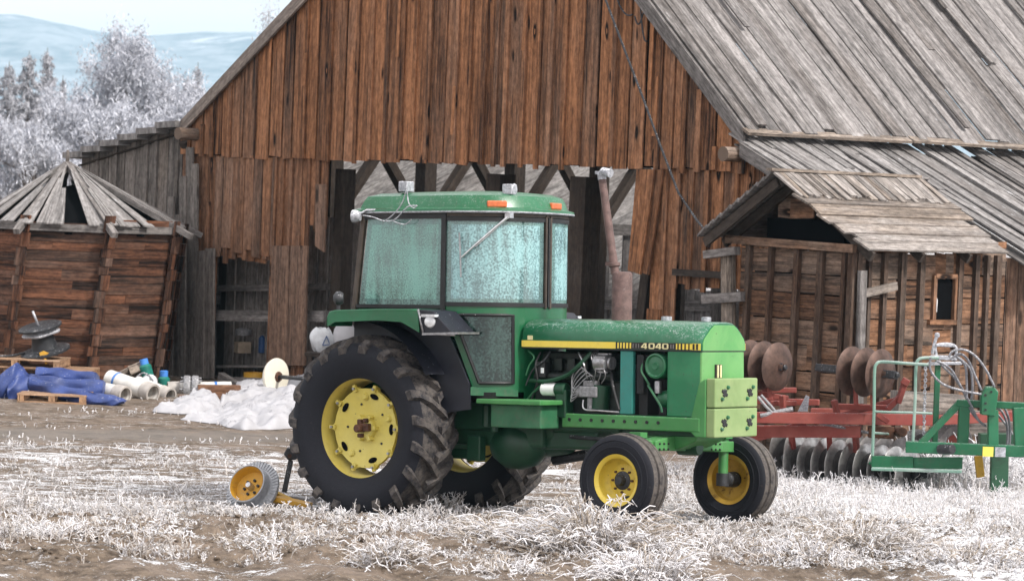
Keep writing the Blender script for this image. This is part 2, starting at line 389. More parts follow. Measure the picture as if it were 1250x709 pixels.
M['greenoil'] = paint('shaded_oily_green', (.004, .042, .018), (.012, .07, .032), .45, 0, .55, .05, .5, (.012, .012, .010))  # oily green, darkened further to stand in for engine bay occlusion
M['yellowrim'] = paint('pale_yellow_rim', (.58, .47, .09), (.64, .55, .15), .5, .0, .2, .34, .6, (.30, .18, .05), 0, (.30, .13, .03))
# ------------------------------------------------------------------ camera, light, sky
cd = bpy.data.cameras.new('camera'); cam = bpy.data.objects.new('camera', cd); COL.objects.link(cam); SC.camera = cam
cd.sensor_width = 36; cd.lens = 36 * FPX / 1250; cd.clip_end = 12000; cd.clip_start = .5
Mx = Matrix(((RT[0], UP[0], -FW[0], 0), (RT[1], UP[1], -FW[1], 0), (RT[2], UP[2], -FW[2], CH), (0, 0, 0, 1)))
cam.matrix_world = Mx
cd.dof.use_dof = True; cd.dof.focus_distance = 30.0; cd.dof.aperture_fstop = 4.5

SUN_EL, SUN_AZ = R_(42), R_(68)      # azimuth from the view axis (+Y) turned to the right and back: the sun is behind the clouds, right of the camera
SUN_AZ = R_(130)
W = bpy.data.worlds.new('World'); SC.world = W; W.use_nodes = True
wt = W.node_tree; wt.nodes.clear()
wo = wt.nodes.new('ShaderNodeOutputWorld'); bg = wt.nodes.new('ShaderNodeBackground')
sky = wt.nodes.new('ShaderNodeTexSky'); sky.sky_type = 'NISHITA'; sky.sun_disc = False; sky.sun_elevation = SUN_EL; sky.sun_rotation = SUN_AZ
sky.air_density = 1.0; sky.dust_density = 3.0
tc = wt.nodes.new('ShaderNodeTexCoord')
mp = wt.nodes.new('ShaderNodeMapping'); mp.inputs['Scale'].default_value = (1, 1, 5); wt.links.new(tc.outputs['Generated'], mp.inputs[0])
nz_ = wt.nodes.new('ShaderNodeTexNoise'); nz_.inputs['Scale'].default_value = 2.6; nz_.inputs['Detail'].default_value = 5; wt.links.new(mp.outputs[0], nz_.inputs[0])
cr = wt.nodes.new('ShaderNodeValToRGB'); cr.color_ramp.elements[0].position = .3; cr.color_ramp.elements[0].color = (9.2, 9.0, 9.2, 1); cr.color_ramp.elements[1].position = .7; cr.color_ramp.elements[1].color = (12.2, 11.5, 11.4, 1)
wt.links.new(nz_.outputs[0], cr.inputs[0])
mxn = wt.nodes.new('ShaderNodeMix'); mxn.data_type = 'RGBA'; mxn.inputs[0].default_value = .86
wt.links.new(sky.outputs[0], mxn.inputs[6]); wt.links.new(cr.outputs[0], mxn.inputs[7])
wt.links.new(mxn.outputs[2], bg.inputs[0]); bg.inputs[1].default_value = .108
wt.links.new(bg.outputs[0], wo.inputs[0])
sl = bpy.data.lights.new('sun', 'SUN'); so = bpy.data.objects.new('sun', sl); COL.objects.link(so)
sl.energy = 3.0; sl.angle = R_(8); sl.color = (1, .955, .90)
sd = Vector((math.sin(SUN_AZ) * math.cos(SUN_EL), math.cos(SUN_AZ) * math.cos(SUN_EL), math.sin(SUN_EL)))
so.rotation_euler = (-sd).to_track_quat('-Z', 'Y').to_euler(); so.location = (20, -20, 40)
SC.view_settings.view_transform = 'Standard'; SC.view_settings.look = 'None'; SC.view_settings.exposure = EXPOSURE; SC.view_settings.gamma = 1
SC.render.engine = 'CYCLES'; SC.cycles.max_bounces = 6; SC.cycles.transparent_max_bounces = 10; SC.cycles.volume_bounces = 0
SC.cycles.use_denoising = True; SC.cycles.sample_clamp_indirect = 6

# ------------------------------------------------------------------ ground
m = NT('frosted_dirt'); pos = m.n('NewGeometry').outputs['Position']
sx = m.n('SeparateXYZ', {0: pos}); X, Y = sx.outputs[0], sx.outputs[1]
fine = m.noise(pos, 9, 7, .7); mid = m.noise(pos, 1.7, 6, .62); strk = m.noise(m.mapping(pos, (.9, 2.2, 2)), 1.0, 8, .74, .8); grit = m.noise(pos, 55, 4, .7)
dirt = m.mix(m.mapr(fine, .3, .7), (.055, .041, .031), (.225, .175, .130))
dirt = m.mix(m.math('MULTIPLY', m.mapr(mid, .42, .62), .5), dirt, (.27, .215, .175))
# strip of grey gravel where the yard track runs
wob = m.math('ADD', Y, m.math('MULTIPLY', m.math('SUBTRACT', mid, .5), 2.2))
wob = m.math('ADD', wob, m.math('MULTIPLY', X, -.30))
trk = m.math('MULTIPLY', m.mapr(wob, 38.2, 38.9), m.mapr(wob, 40.6, 39.9))
dirt = m.mix(m.math('MULTIPLY', trk, .5), dirt, m.mix(grit, (.11, .105, .10), (.25, .24, .225)))
strk2 = m.noise(m.mapping(pos, (4.2, 13, 6)), 1.0, 6, .75, .6)
cover = m.math('ADD', m.math('MULTIPLY', strk, .34), m.math('ADD', m.math('MULTIPLY', strk2, .24), m.math('ADD', m.math('MULTIPLY', fine, .16), m.math('MULTIPLY', grit, .26))))
# frost lies thick near the camera and out on the right, thin in the yard by the barn
thr = m.mapr(Y, 34.5, 39.0, .501, .542)
thr = m.math('ADD', thr, m.mapr(X, 1.5, 4.0, 0, -.05))
thr = m.math('ADD', thr, m.math('MULTIPLY', trk, .09))
thr = m.math('ADD', thr, m.mapr(Y, 29.4, 28.4, 0, .029))
fr = m.mapr(m.math('SUBTRACT', cover, thr), -.008, .026)
frc = m.mix(grit, (.62, .63, .655), (.84, .845, .87))
colr = m.mix(m.math('MULTIPLY', fr, .92), dirt, frc)
hgt = m.math('ADD', m.math('ADD', m.math('MULTIPLY', fine, .6), m.math('MULTIPLY', grit, .4)), m.math('MULTIPLY', fr, .25))
M['ground'] = m.done(m.bsdf(colr, .9, 0, m.bump(hgt, .9, .035), .2))
xs = np.unique(np.concatenate([np.linspace(-4500, -60, 14), np.linspace(-60, -8, 27), np.linspace(-8, -5, 30), np.linspace(-5, 6, 300), np.linspace(6, 10, 40), np.linspace(10, 60, 26), np.linspace(60, 4500, 14)]))
ys = np.unique(np.concatenate([np.linspace(-40, 20, 16), np.linspace(20, 23.5, 20), np.linspace(23.5, 30.5, 240), np.linspace(30.5, 34, 45), np.linspace(34, 56, 90), np.linspace(56, 140, 22), np.linspace(140, 4900, 20)]))
GX, GY = np.meshgrid(xs, ys, indexing='ij'); GZ = gz(GX, GY)
nx, ny = GX.shape
idx = np.arange(nx * ny).reshape(nx, ny)
fc = np.stack([idx[:-1, :-1], idx[1:, :-1], idx[1:, 1:], idx[:-1, 1:]], -1).reshape(-1, 4)
g_ = npmesh('ground', np.stack([GX, GY, GZ], -1).reshape(-1, 3), fc, M['ground'], smooth=True); struct(g_)

# ------------------------------------------------------------------ far hills
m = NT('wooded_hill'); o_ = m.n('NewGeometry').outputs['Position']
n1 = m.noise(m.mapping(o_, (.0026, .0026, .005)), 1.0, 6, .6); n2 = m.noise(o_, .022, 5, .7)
c_ = m.mix(m.mapr(n2, .35, .65), (.19, .235, .27), (.36, .40, .44))  # blue of the distant air is partly mixed into this base colour
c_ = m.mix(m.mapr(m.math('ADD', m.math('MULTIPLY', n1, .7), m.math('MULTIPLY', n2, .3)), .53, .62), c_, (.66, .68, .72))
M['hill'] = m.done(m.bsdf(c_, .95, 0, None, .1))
hx = np.linspace(-1750, 1750, 120); hy = np.linspace(0, 1, 26)
HX, HV = np.meshgrid(hx, hy, indexing='ij')
ridge = 73.5 + 2.6 * np.cos((HX + 264) / 36) + 1.0 * np.sin(HX / 13) + .5 * np.sin(HX / 5.1)
HZ = ridge * np.sin(HV * math.pi / 2) ** 1.1 * (1 + .05 * np.sin(HX / 21 + HV * 9)) - 6 * (1 - HV) - .5
HZ = np.maximum(HZ, -.55)
HY = 1150 + 420 * HV + 30 * np.sin(HX / 130)
idx = np.arange(HX.size).reshape(HX.shape); fc = np.stack([idx[:-1, :-1], idx[1:, :-1], idx[1:, 1:], idx[:-1, 1:]], -1).reshape(-1, 4)
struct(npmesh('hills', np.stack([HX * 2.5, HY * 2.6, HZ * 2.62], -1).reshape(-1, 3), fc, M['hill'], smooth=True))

# ------------------------------------------------------------------ air
if HAZE:
    hb = MB(); hb.box((0, 2450, 103), (9600, 5000, 214)); ho = hb.build('haze', [], None); ho['kind'] = 'stuff'
    hm = bpy.data.materials.new('pale_air'); hm.use_nodes = True; ht = hm.node_tree; ht.nodes.clear()
    hout = ht.nodes.new('ShaderNodeOutputMaterial'); hv = ht.nodes.new('ShaderNodeVolumePrincipled')
    hv.inputs['Color'].default_value = (.50, .80, 1.0, 1); hv.inputs['Density'].default_value = HAZE; hv.inputs['Anisotropy'].default_value = 0.0
    ht.links.new(hv.outputs[0], hout.inputs['Volume']); ho.data.materials.append(hm)

# ------------------------------------------------------------------ frosted trees beyond the yard
def frostleaf(name, a, b):
    m = NT(name); att = m.n('Attribute', attribute_name='tint', attribute_type='GEOMETRY').outputs['Color']
    s_ = m.n('SeparateColor', {0: att}); c = m.mix(s_.outputs[0], a, b)
    return m.done(m.bsdf(c, .9, 0, None, .1))
M['frostleaf'] = frostleaf('frosted_twigs', (.26, .268, .305), (.69, .71, .77))
M['frostneedle'] = frostleaf('frosted_needles', (.20, .205, .225), (.62, .625, .67))
M['bark'] = simple('frosted_bark', (.16, .14, .13), .9, 0, .3, 3, .5)
def leafquads(C_, size, rng, flat=.5):
    n = len(C_); d1 = rng.normal(size=(n, 3)); d1[:, 2] = np.abs(d1[:, 2]) * 1.3 + .4; d1 /= np.linalg.norm(d1, axis=1)[:, None]
    d2 = rng.normal(size=(n, 3)); d2 -= (d2 * d1).sum(1)[:, None] * d1; d2 /= np.linalg.norm(d2, axis=1)[:, None]
    s1 = (size * rng.uniform(.7, 2.4, n))[:, None]; s2 = (size * rng.uniform(.15, .42, n))[:, None]
    v = np.stack([C_ - d1 * s1, C_ + d2 * s2, C_ + d1 * s1, C_ - d2 * s2], 1).reshape(-1, 3)
    f = np.arange(n * 4).reshape(n, 4); return v, f
def tree_broad(loc, h, w, label, seed, nl=16000, lean=0):
    rng = np.random.default_rng(seed); root = empty('frosted_tree', loc, label, 'tree')
    tb = MB(); tips = []
    def grow(p, d, L, r, lev):
        path = [p]; q = V(p); d = nrm(d)
        for k in range(4):
            d = nrm(d + rng.normal(0, .13, 3) + np.array([0, 0, .10])); q = q + d * L / 4; path.append(q)
        tb.tube(path, [r * (1 - .12 * k) for k in range(5)], 5 if lev else 8, caps=False)
        if lev >= 2:
            for k in range(1, 5): tips.append((path[k], L))
        if lev < 4:
            for k in range(rng.integers(3, 5) if lev else 9):
                a = rng.uniform(0, 2 * math.pi); sp = rng.uniform(.45, 1.0)
                base = path[rng.integers(2, 5)] if lev else path[0] + (path[4] - path[0]) * rng.uniform(.3, 1)
                side = np.array([math.cos(a), math.sin(a), 0]); dd = nrm(d * (1 - .35 * sp) + side * sp + np.array([0, 0, .15]))
                grow(base, dd, L * rng.uniform(.5, .68) * (1 if lev else .62), r * .5, lev + 1)
    grow((0, 0, 0), (lean, 0, 1), h * .70, h * .022, 0)
    T_ = np.array([t for t, _ in tips]); s = np.array([w / 2 / max(1e-3, np.percentile(np.abs(T_[:, 0]), 97)), w / 2 / max(1e-3, np.percentile(np.abs(T_[:, 1]), 97)), h / T_[:, 2].max()])
    T_ = T_ * s; tb.v = [tuple(np.array(p) * s) for p in tb.v]
    tb.build('trunk', M['bark'], root)
    pick = rng.integers(0, len(T_), nl); C_ = T_[pick] + rng.normal(0, .085 * h ** .5 * .9, (nl, 3)) * np.array([.8, .8, 1.3])
    cl = rng.uniform(0, 1, len(T_))
    v, f = leafquads(C_, .062, rng)
    b = np.clip(.25 + .5 * cl[pick] + .35 * rng.uniform(-.5, 1, nl), 0, 1); cols = np.repeat(np.stack([b, b, b], 1), 4, 0)
    npmesh('crown', v, f, M['frostleaf'], cols, root)
def tree_conifer(loc, h, w, label, seed, nl=9000):
    rng = np.random.default_rng(seed); root = empty('frosted_conifer', loc, label, 'tree')
    tb = MB(); tb.tube([(0, 0, 0), (0, 0, h * .5), (0, 0, h)], [h * .02, h * .012, .01], 7); C_ = []; B_ = []
    nb = int(h * 16)
    for k in range(nb):
        z = h * (.08 + .9 * (k / nb)); a = k * 2.4 + rng.uniform(-.4, .4); L = w / 2 * (1 - z / h) ** .8 * rng.uniform(.55, 1.2) + .06
        d = np.array([math.cos(a), math.sin(a), rng.uniform(-.35, .05)])
        tb.tube([(0, 0, z), V((0, 0, z)) + d * L], [.014, .004], 4, caps=False)
        m_ = max(8, int(nl / nb * (L / (w / 2)) * 1.9)); t = rng.uniform(.1, 1.05, m_) ** .7
        C_.append(np.array([0, 0, z]) + d * L * t[:, None] + rng.normal(0, .05, (m_, 3)) - np.array([0, 0, .05])); B_.append(np.clip(rng.uniform(.1, .9) * .6 + rng.uniform(-.1, .5, m_), 0, 1))
    C_ = np.concatenate(C_); b = np.concatenate(B_); tb.build('trunk', M['bark'], root)
    v, f = leafquads(C_, .06, rng); npmesh('crown', v, f, M['frostneedle'], np.repeat(np.stack([b, b, b], 1), 4, 0), root)
def tp(px, Y): return (P(px, 300, Y)[0], Y, -.1)
def th(px, py, Y): return P(px, py, Y)[2] + .1
tree_broad(tp(140, 118), th(140, 36, 118), 5.6, 'broad frosted tree, tallest of the white trees behind the barn', 3, 60000)
tree_broad(tp(112, 108), th(112, 120, 108), 2.6, 'short bushy white tree in front of the tallest frosted tree', 5, 17100)
tree_broad(tp(78, 114), th(78, 112, 114), 2.6, 'low frosted tree between the dark conifer and the tallest tree', 8, 17100)
tree_broad(tp(192, 112), th(192, 118, 112), 2.5, 'low frosted tree right under the tallest tree by the lean-to', 9, 17100)
tree_conifer(tp(50, 116), th(50, 58, 116), 2.7, 'narrow pointed conifer with thin frost, darkest of the trees', 12, 20000)
tree_conifer(tp(28, 112), th(28, 62, 112), 3.2, 'frosted conifer with a double top at the left edge', 13, 22000)
tree_conifer(tp(4, 110), th(4, 75, 110), 3.2, 'frosted conifer cut by the left edge of the photo', 14, 22000)
tree_conifer(tp(234, 120), th(234, 76, 120), 2.0, 'slim frosted conifer standing alone against the blue hill', 15, 7000)
tree_conifer(tp(222, 124), th(222, 92, 124), 1.3, 'smallest frosted conifer just left of the lone slim one', 16, 5000)
tree_conifer(tp(70, 124), th(70, 92, 124), 2.0, 'frosted conifer half hidden behind the narrow dark one', 17, 9000)
tree_broad(tp(312, 122), th(312, 2, 122), 1.1, 'thin bare treetop showing above the left barn rake', 21, 1500)
tree_broad(tp(158, 106), th(158, 150, 106), 3.2, 'nearest frosted shrub tree just above the stepped lean-to roof', 23, 17100)
tree_broad(tp(20, 106), th(20, 150, 106), 3.4, 'nearest frosted shrub tree above the granary roof', 24, 17100)
# ------------------------------------------------------------------ barn
BY = -R_(47.8); BO = np.array([-5.33, 50.0, 0.0])
MBR = np.array([[math.cos(BY), -math.sin(BY), 0], [math.sin(BY), math.cos(BY), 0], [0, 0, 1]])
def bl(px, py, axis=1, val=0.0):
    """pixel -> barn coordinates on the plane  local[axis] == val"""
    n = MBR[:, axis]; P0 = BO + MBR[:, axis] * val
    return MBR.T @ (hit(px, py, P0, n) - BO)
barn = empty('barn', BO, 'big weathered brown plank barn with steep grey board roof and wide open front', 'barn', (0, 0, BY))
RX, RZ = 7.12, 8.76
def rake(x): return 4.0 + .668 * x if x < RX else 3.96 + .928 * (12.3 - x)
def wall(mb, x0, x1, bot, top, y=0.0, w=.30, batt=True, gap=.020, tg=(0, .5), tb=(.15, .85), mat=0, jit=.03, skipb=.12, th=.025):
    x = x0
    while x < x1 - .05:
        ww = min(w * random.uniform(.75, 1.2), x1 - x); a, b = x + gap / 2, x + ww - gap / 2
        zb = bot((a + b) / 2) + random.uniform(-jit, jit); l = random.uniform(-.008, .008)
        yy = y + random.uniform(-.006, .006)
        if top(a) - zb > .05:
            mb.plank((a, yy, zb), (b, yy, zb + random.uniform(-.02, .02)), (b + l, yy, top(b)), (a + l, yy, top(a)), (0, -1, 0), th, (random.uniform(*tb), random.uniform(*tg), random.random()), mat)
        if batt and random.random() > skipb:
            c = x + ww + random.uniform(-.012, .012); bw = random.uniform(.035, .05); zb2 = bot(c) + random.uniform(-jit * 2, jit)
            t2 = top(c) if random.random() < .8 else zb2 + (top(c) - zb2) * random.uniform(.4, .9)
            if c < x1 and t2 - zb2 > .08:
                mb.plank((c - bw, yy - th, zb2), (c + bw, yy - th, zb2), (c + bw, yy - th, t2), (c - bw, yy - th, t2), (0, -1, 0), .034, (random.uniform(*tb) * .8, random.uniform(*tg), random.random()), mat)
        x += ww
ub = MB(); wall(ub, -.02, 12.45, lambda x: 3.49, lambda x: rake(x) - (.11 if x < RX else .06), -.06, .30, tg=(0, .42), tb=(.1, .9), gap=.042, skipb=.3)
for px, py, L in ((487, 20, 1.2), (372, 85, .5), (553, 135, .7), (795, 60, 1.1), (800, 130, .8), (640, 40, .5), (330, 60, .6)):      # pale split slivers and repair slats
    p = bl(px, py, 1, -.115); ub.plank(p + V((-.035, 0, -L / 2)), p + V((.03, 0, -L / 2)), p + V((.05, 0, L / 2)), p + V((.0, 0, L / 2)), (0, -1, 0), .014, (1.0, 0, .5))
ub.build('gable_wall', M['barn'], barn)
mb = MB(); mb.prism([(-.0, -.03, 3.5), (12.3, -.03, 3.5), (12.25, -.03, 3.9), (RX, -.03, RZ - .15), (.05, -.03, 3.95)], (0, 1, 0), .02); mb.build('gable_shade_sheet', M['void'], barn)  # black sheet standing in for interior darkness between the gable boards
lb = MB()
def lbot(x):
    if x < .45: return -.15
    if x < .95: return .0
    if x < 2.42: return 1.9
    if x < 3.27: return .12
    return 2.45
wall(lb, -.02, 3.70, lbot, lambda x: 3.5, 0, .24, tg=(.0, .4), tb=(.3, .9), jit=.05)
wall(lb, .92, 2.45, lambda x: 1.95, lambda x: 3.48, -.045, .26, tg=(.1, .6), jit=.12, batt=False)
lb.plank((.98, -.05, 1.9), (1.10, -.05, 1.9), (1.10, -.05, 3.4), (.98, -.05, 3.4), (0, -1, 0), .03)
lb.build('front_wall', [M['barnlow']], barn)
rb = MB()
def rbot(x):
    if x < 11.12: return 1.02
    if x < 12.45: return 1.95
    return .0
wall(rb, 10.72, 14.9, rbot, lambda x: 3.5 if x < 12.3 else 3.80 - .454 * (x - 12.3), 0, .29, tg=(0, .4), jit=.06)
rb.build('front_wall', [M['barn']], barn)
# frame timbers in the front plane
fb = MB()
fb.beam((-.1, .10, 3.62), (12.5, .10, 3.62), .16, .24, col=tint(.3, .1))
fb.build('header_beam', M['darkwood'], barn)
for px, w in ((395, .22), (584, .30), (688, .32), (797, .2)):
    x = bl(px, 300)[0]; mb = MB(); mb.beam((x, .35, -.1), (x + .04, .35, 3.35), w, w, (0, 1, 0), tint(.4, .3)); mb.build('post', M['darkwood'], barn)
for (xa, za), (xb, zb) in (((10.25, .9), (10.5, 3.3)),):
    mb = MB(); mb.beam((xa, .3, za), (xb, .3, zb), .16, .16, (0, 1, 0)); mb.build('brace', M['darkwood'], barn)
# loose boards of the front
a = bl(779, 207, 1, -.13); b = bl(801, 207, 1, -.13); c = bl(783, 335, 1, -.13); d = bl(768, 330, 1, -.13)
mb = MB(); mb.plank(d, c, b, a, (0, -1, 0), .03, (.55, .15, .3)); q = V((.12, .04, 0)); mb.plank(d + q, c + q, b + q, a + q, (0, -1, 0), .03, (.4, .2, .3)); mb.build('loose_board', M['barn'], barn)
x = bl(815, 330)[0]; mb = MB(); mb.plank((x - .28, -.04, -.05), (x - .02, -.04, -.05), (x - .02, -.04, 1.6), (x - .28, -.04, 1.6), (0, -1, 0), .05, (.6, .0, .3)); mb.build('post', M['barn'], barn)
mb = MB(); a = bl(822, 332, 1, -.10); b = bl(884, 336, 1, -.10); mb.beam(a, b, .06, .09, col=tint(.2, 1)); mb.build('rail', M['darkwood'], barn)
# grey upright boards standing at the left corner
mb = MB()
for px0, px1, pt, yy in ((244, 252, 306, -.13), (253, 263, 303, -.12)):
    a = bl(px0 - 4, 462, 1, yy); b = bl(px1 - 1, 462, 1, yy); c = bl(px1, pt, 1, yy); d = bl(px0, pt, 1, yy); mb.plank(a, b, c, d, (0, -1, 0), .045, tint(.5, .9))
mb.build('upright_board', M['greybrown'], barn)
mb = MB()
for k, (px0, px1, pt) in enumerate(((198, 207, 300), (206, 214, 240), (214, 222, 262), (221, 229, 215), (229, 237, 180), (236, 243, 200))):
    yy = -.10 - .03 * (k % 2); a = bl(px0 - 2, 460, 1, yy); b = bl(px1 - 2, 460, 1, yy); c = bl(px1, pt, 1, yy); d = bl(px0, pt, 1, yy); mb.plank(a, b, c, d, (0, -1, 0), .035, tint(.45, .75))
mb.build('corner_board', M['greybrown'], barn)
for px0, px1, pb, lab in ((329, 352, 452, 0), (352, 374, 446, 0)):
    mb = MB(); yy = -.09; a = bl(px0, pb, 1, yy); b = bl(px1, pb, 1, yy); c = bl(px1 + 3, 300, 1, yy); d = bl(px0 + 5, 300, 1, yy); mb.plank(a, b, c, d, (0, -1, 0), .035, tint(.5, .8)); mb.build('loose_board', M['barnlow'], barn)
mb = MB(); a = bl(388, 225, 1, -.08); mb.plank(bl(386, 300, 1, -.08), bl(397, 308, 1, -.08), bl(399, 225, 1, -.08), bl(387, 225, 1, -.08), (0, -1, 0), .03, tint(.5, .8)); mb.build('loose_board', M['barnlow'], barn)
# crosspieces and shelf seen through the gaps at the left
for px0, py0, px1, py1, yy, h in ((264, 385, 400, 386, .12, .17), (268, 352, 400, 350, .5, .1), (268, 447, 400, 447, .5, .04)):
    mb = MB(); mb.beam(bl(px0, py0, 1, yy), bl(px1, py1, 1, yy), .16 if h > .05 else .6, h, col=tint(.5, .8)); mb.build('rail' if h > .05 else 'shelf', M['greywood'], barn)
ib = MB(); wall(ib, .2, 3.6, lambda x: -.1, lambda x: 2.6, .78, .26, False, .03, (.4, 1), (.5, 1)); ib.build('inner_wall', M['palewood'], barn)
ib = MB(); wall(ib, 10.6, 14.0, lambda x: -.1, lambda x: 2.6, 1.3, .26, False, .035, (.5, 1), (.2, .8)); ib.beam((10.6, 1.2, .95), (14, 1.2, .95), .08, .16, col=tint(.5, 1)); ib.beam((10.6, 1.2, .62), (14, 1.2, .62), .08, .12, col=tint(.5, 1)); ib.build('inner_wall', M['greywood'], barn)

# roof: boards run from ridge to eave
def slope_boards(mb, e0, e1, y0, y1, w=.3, lap=.02, tg=(.2, .9), tb=(.1, .95), wild=0.0, skip=0.0, th=.028, cutp=.22):
    """e0 (x, z) upper edge, e1 lower edge, boards side by side along y"""
    e0, e1 = np.array([e0[0], 0, e0[1]]), np.array([e1[0], 0, e1[1]]); s = nrm(e1 - e0); n = nrm(np.array([-s[2], 0, s[0]])); n = n if n[2] > 0 else -n
    L = math.dist(e0, e1); y = y0; k = 0
    while y < y1:
        ww = w * random.uniform(.65, 1.25); up_ = (k % 2) * .022 + random.uniform(0, .012)
        if random.random() >= skip:
            cut = [0, L]
            if random.random() < cutp: cut = [0, L * random.uniform(.25, .8), L]
            for a, b in zip(cut[:-1], cut[1:]):
                o1, o2 = random.uniform(-1, 1) * wild, random.uniform(-1, 1) * wild; bb = b + (random.uniform(-.10, .06) if b == L else 0)
                lift = random.uniform(0, .02) + (.05 * wild if random.random() < .2 else 0)
                A, B = e0 + s * (a + .01) + n * up_, e0 + s * bb + n * (up_ + lift)
                Yv = np.array([0, 1., 0])
                mb.plank(A + Yv * (y - lap + o1), A + Yv * (y + ww + lap + o1), B + Yv * (y + ww + lap + o2), B + Yv * (y - lap + o2), n, th, (random.uniform(*tb), random.uniform(*tg), random.random()))
        y += ww; k += 1
r1 = MB(); slope_boards(r1, (RX + .15, RZ + .08), (12.51, 4.0), -.12, 16, .25, .003)
for k in range(16):                                      # battens nailed over joints
    y = random.uniform(.3, 12); t0, t1 = sorted((random.uniform(0, 1), random.uniform(0, 1)))
    if t1 - t0 < .2: continue
    f = lambda t: V((RX + .15 + 5.36 * t, y, RZ + .08 - 4.84 * t)) + V((.68, 0, .73)) * .055
    A, B = f(t0), f(t1); r1.plank(A, A + V((0, .1, 0)), B + V((0, .1, 0)), B, (.68, 0, .73), .022)
r1.build('roof', M['roof'], barn)
r2 = MB(); slope_boards(r2, (RX + .15, RZ + .08), (.10, 4.01), -.12, 2.6, .4, .012); slope_boards(r2, (RX + .15, RZ + .08), (.10, 4.01), 11, 16, .4, .012); r2.build('roof', M['roof'], barn)
rk = MB(); rk.plank((.09, -.15, 3.80), (.09, -.15, 4.02), (RX + .15, -.15, RZ + .08), (RX + .15, -.15, RZ - .14), (0, -1, 0), .045, tint(.4, .7)); rk.plank((.09, -.14, 3.985), (.09, -.0, 3.985), (RX + .15, -.0, RZ + .03), (RX + .15, -.14, RZ + .03), (0, 0, 1), .03, tint(.2, .5)); rk.build('rake_board', M['log'], barn)
rk = MB(); rk.plank((12.51, -.15, 3.80), (12.51, -.15, 4.04), (RX + .15, -.15, RZ + .08), (RX + .15, -.15, RZ - .16), (0, -1, 0), .045, tint(.4, .8)); rk.plank((12.51, -.14, 3.955), (12.51, -.0, 3.955), (RX + .15, -.0, RZ - .01), (RX + .15, -.14, RZ - .01), (0, 0, 1), .03, tint(.2, .5)); rk.build('rake_board', M['greywood'], barn)
eb = MB(); y = -.2
while y < 15:
    L = random.uniform(2.6, 4.5); z = random.uniform(-.02, .02); eb.plank((12.49, y, 4.035 + z), (12.61, y, 3.97 + z), (12.61, y + L, 3.97), (12.49, y + L, 4.035), (.4, 0, 1), .035, tint(.9, .15)); y += L + .03
eb.build('eave_batten', M['palewood'], barn)
for x, z, y0, y1 in ((.42, 3.82, -.46, 3), (12.38, 3.70, -.42, 2)):
    mb = MB(); mb.tube([(x, y0, z), (x, y1, z)], .098, 14); mb.build('eave_log', M['log'], barn)
# lower roof on the right, continuing over the lean-to
l1 = MB(); slope_boards(l1, (12.25, 3.965), (13.75, 3.28), -.18, 2.0, .15, .0, (.3, 1), (.2, 1), .10, .02, .025); slope_boards(l1, (12.2, 3.955), (15.75, 2.34), 2.0, 16, .16, .0, (.1, 1), (.2, 1), .13, .02, .025)
l1.build('lean_to_roof', M['leanroof'], barn)
mb = MB(); slope_boards(mb, (12.3, 3.82), (13.7, 3.18), -.15, 2.0, .4, .0, (.3, .9), (0, .4), 0, 0, .02); slope_boards(mb, (12.3, 3.82), (15.7, 2.27), 2.05, 16, .4, .0, (.3, .9), (0, .4), 0, 0, .02); mb.build('roof_sheathing', M['greywood'], barn)
mb = MB(); mb.plank((12.5, -.20, 3.67), (12.5, -.20, 3.855), (14.0, -.20, 3.18), (14.0, -.20, 3.0), (0, -1, 0), .04, tint(.5, .9)); mb.build('rake_board', M['greywood'], barn)
sw = MB(); y = -.02                                     # boards of the lean-to's long side
while y < 14:
    w = random.uniform(.2, .32); sw.plank((15.15, y, -.1), (15.15, y + w - .015, -.1), (15.15, y + w - .015, 2.5), (15.15, y, 2.5), (1, 0, 0), .025, (random.uniform(.1, .8), random.uniform(.2, .8), random.random())); y += w
sw.build('lean_to_wall', M['barnlow'], barn)
# lean-to on the left: stepped board roof over an upright board wall
lr = MB(); step = .52; k = 0; x = .12
while x > -2.6:
    z = 3.95 - .105 * k
    lr.plank((x, -.30, z - .02), (x - .56, -.30, z - .05), (x - .56, 2.6, z - .05), (x, 2.6, z - .02), (0, 0, 1), .10, tint(.5, .7)); x -= step; k += 1
lr.build('lean_to_roof', M['leanroof'], barn)
mb = MB(); slope_boards(mb, (.05, 3.84), (-2.8, 3.24), -.1, 2.2, .4, .0, (.3, .9), (0, .4), 0, 0, .02); mb.build('roof_sheathing', M['darkwood'], barn)
lw = MB(); wall(lw, -2.85, .0, lambda x: -.1, lambda x: 3.97 + .20 * x + random.uniform(-.03, .0), -.02, .29, tg=(.35, 1), tb=(.05, .75), skipb=.3); lw.build('lean_to_wall', M['greybrown'], barn)
# inside: arcade posts with braces, plate, lean-to outer wall
for k in range(7):
    y = .9 + 2.05 * k
    mb = MB(); mb.beam((.12, y, -.1), (.12, y, 3.7), .26, .26, (0, 1, 0), tint(.3, .3)); mb.build('post', M['darkwood'], barn)
    for s in (-1, 1):
        mb = MB(); mb.beam((.12, y, 2.45), (.12, y + s * 1.0, 3.72), .15, .17, (1, 0, 0), tint(.4, .3)); mb.build('brace', M['darkwood'], barn)
mb = MB(); mb.beam((.12, 0, 3.75), (.12, 15.5, 3.75), .2, .2, col=tint(.3, .2)); mb.build('plate_beam', M['darkwood'], barn)
for z in (2.55, 1.2):
    mb = MB(); mb.beam((.0, 0.2, z), (.0, 15.5, z - .1), .12, .2, col=tint(.5, .7)); mb.build('girt', M['greywood'], barn)
iw = MB(); z = -4.0
while z < 3.4:                                           # slanting boards of the outer lean-to wall, seen through the bays
    h = random.uniform(.2, .3); iw.plank((-2.8, 1.5, z), (-2.8, 1.5, z + h - .008), (-2.8, 15.5, z + h + 5.595), (-2.8, 15.5, z + 5.6), (1, 0, 0), .03, (random.uniform(.3, 1), random.uniform(.3, 1), .5)); z += h
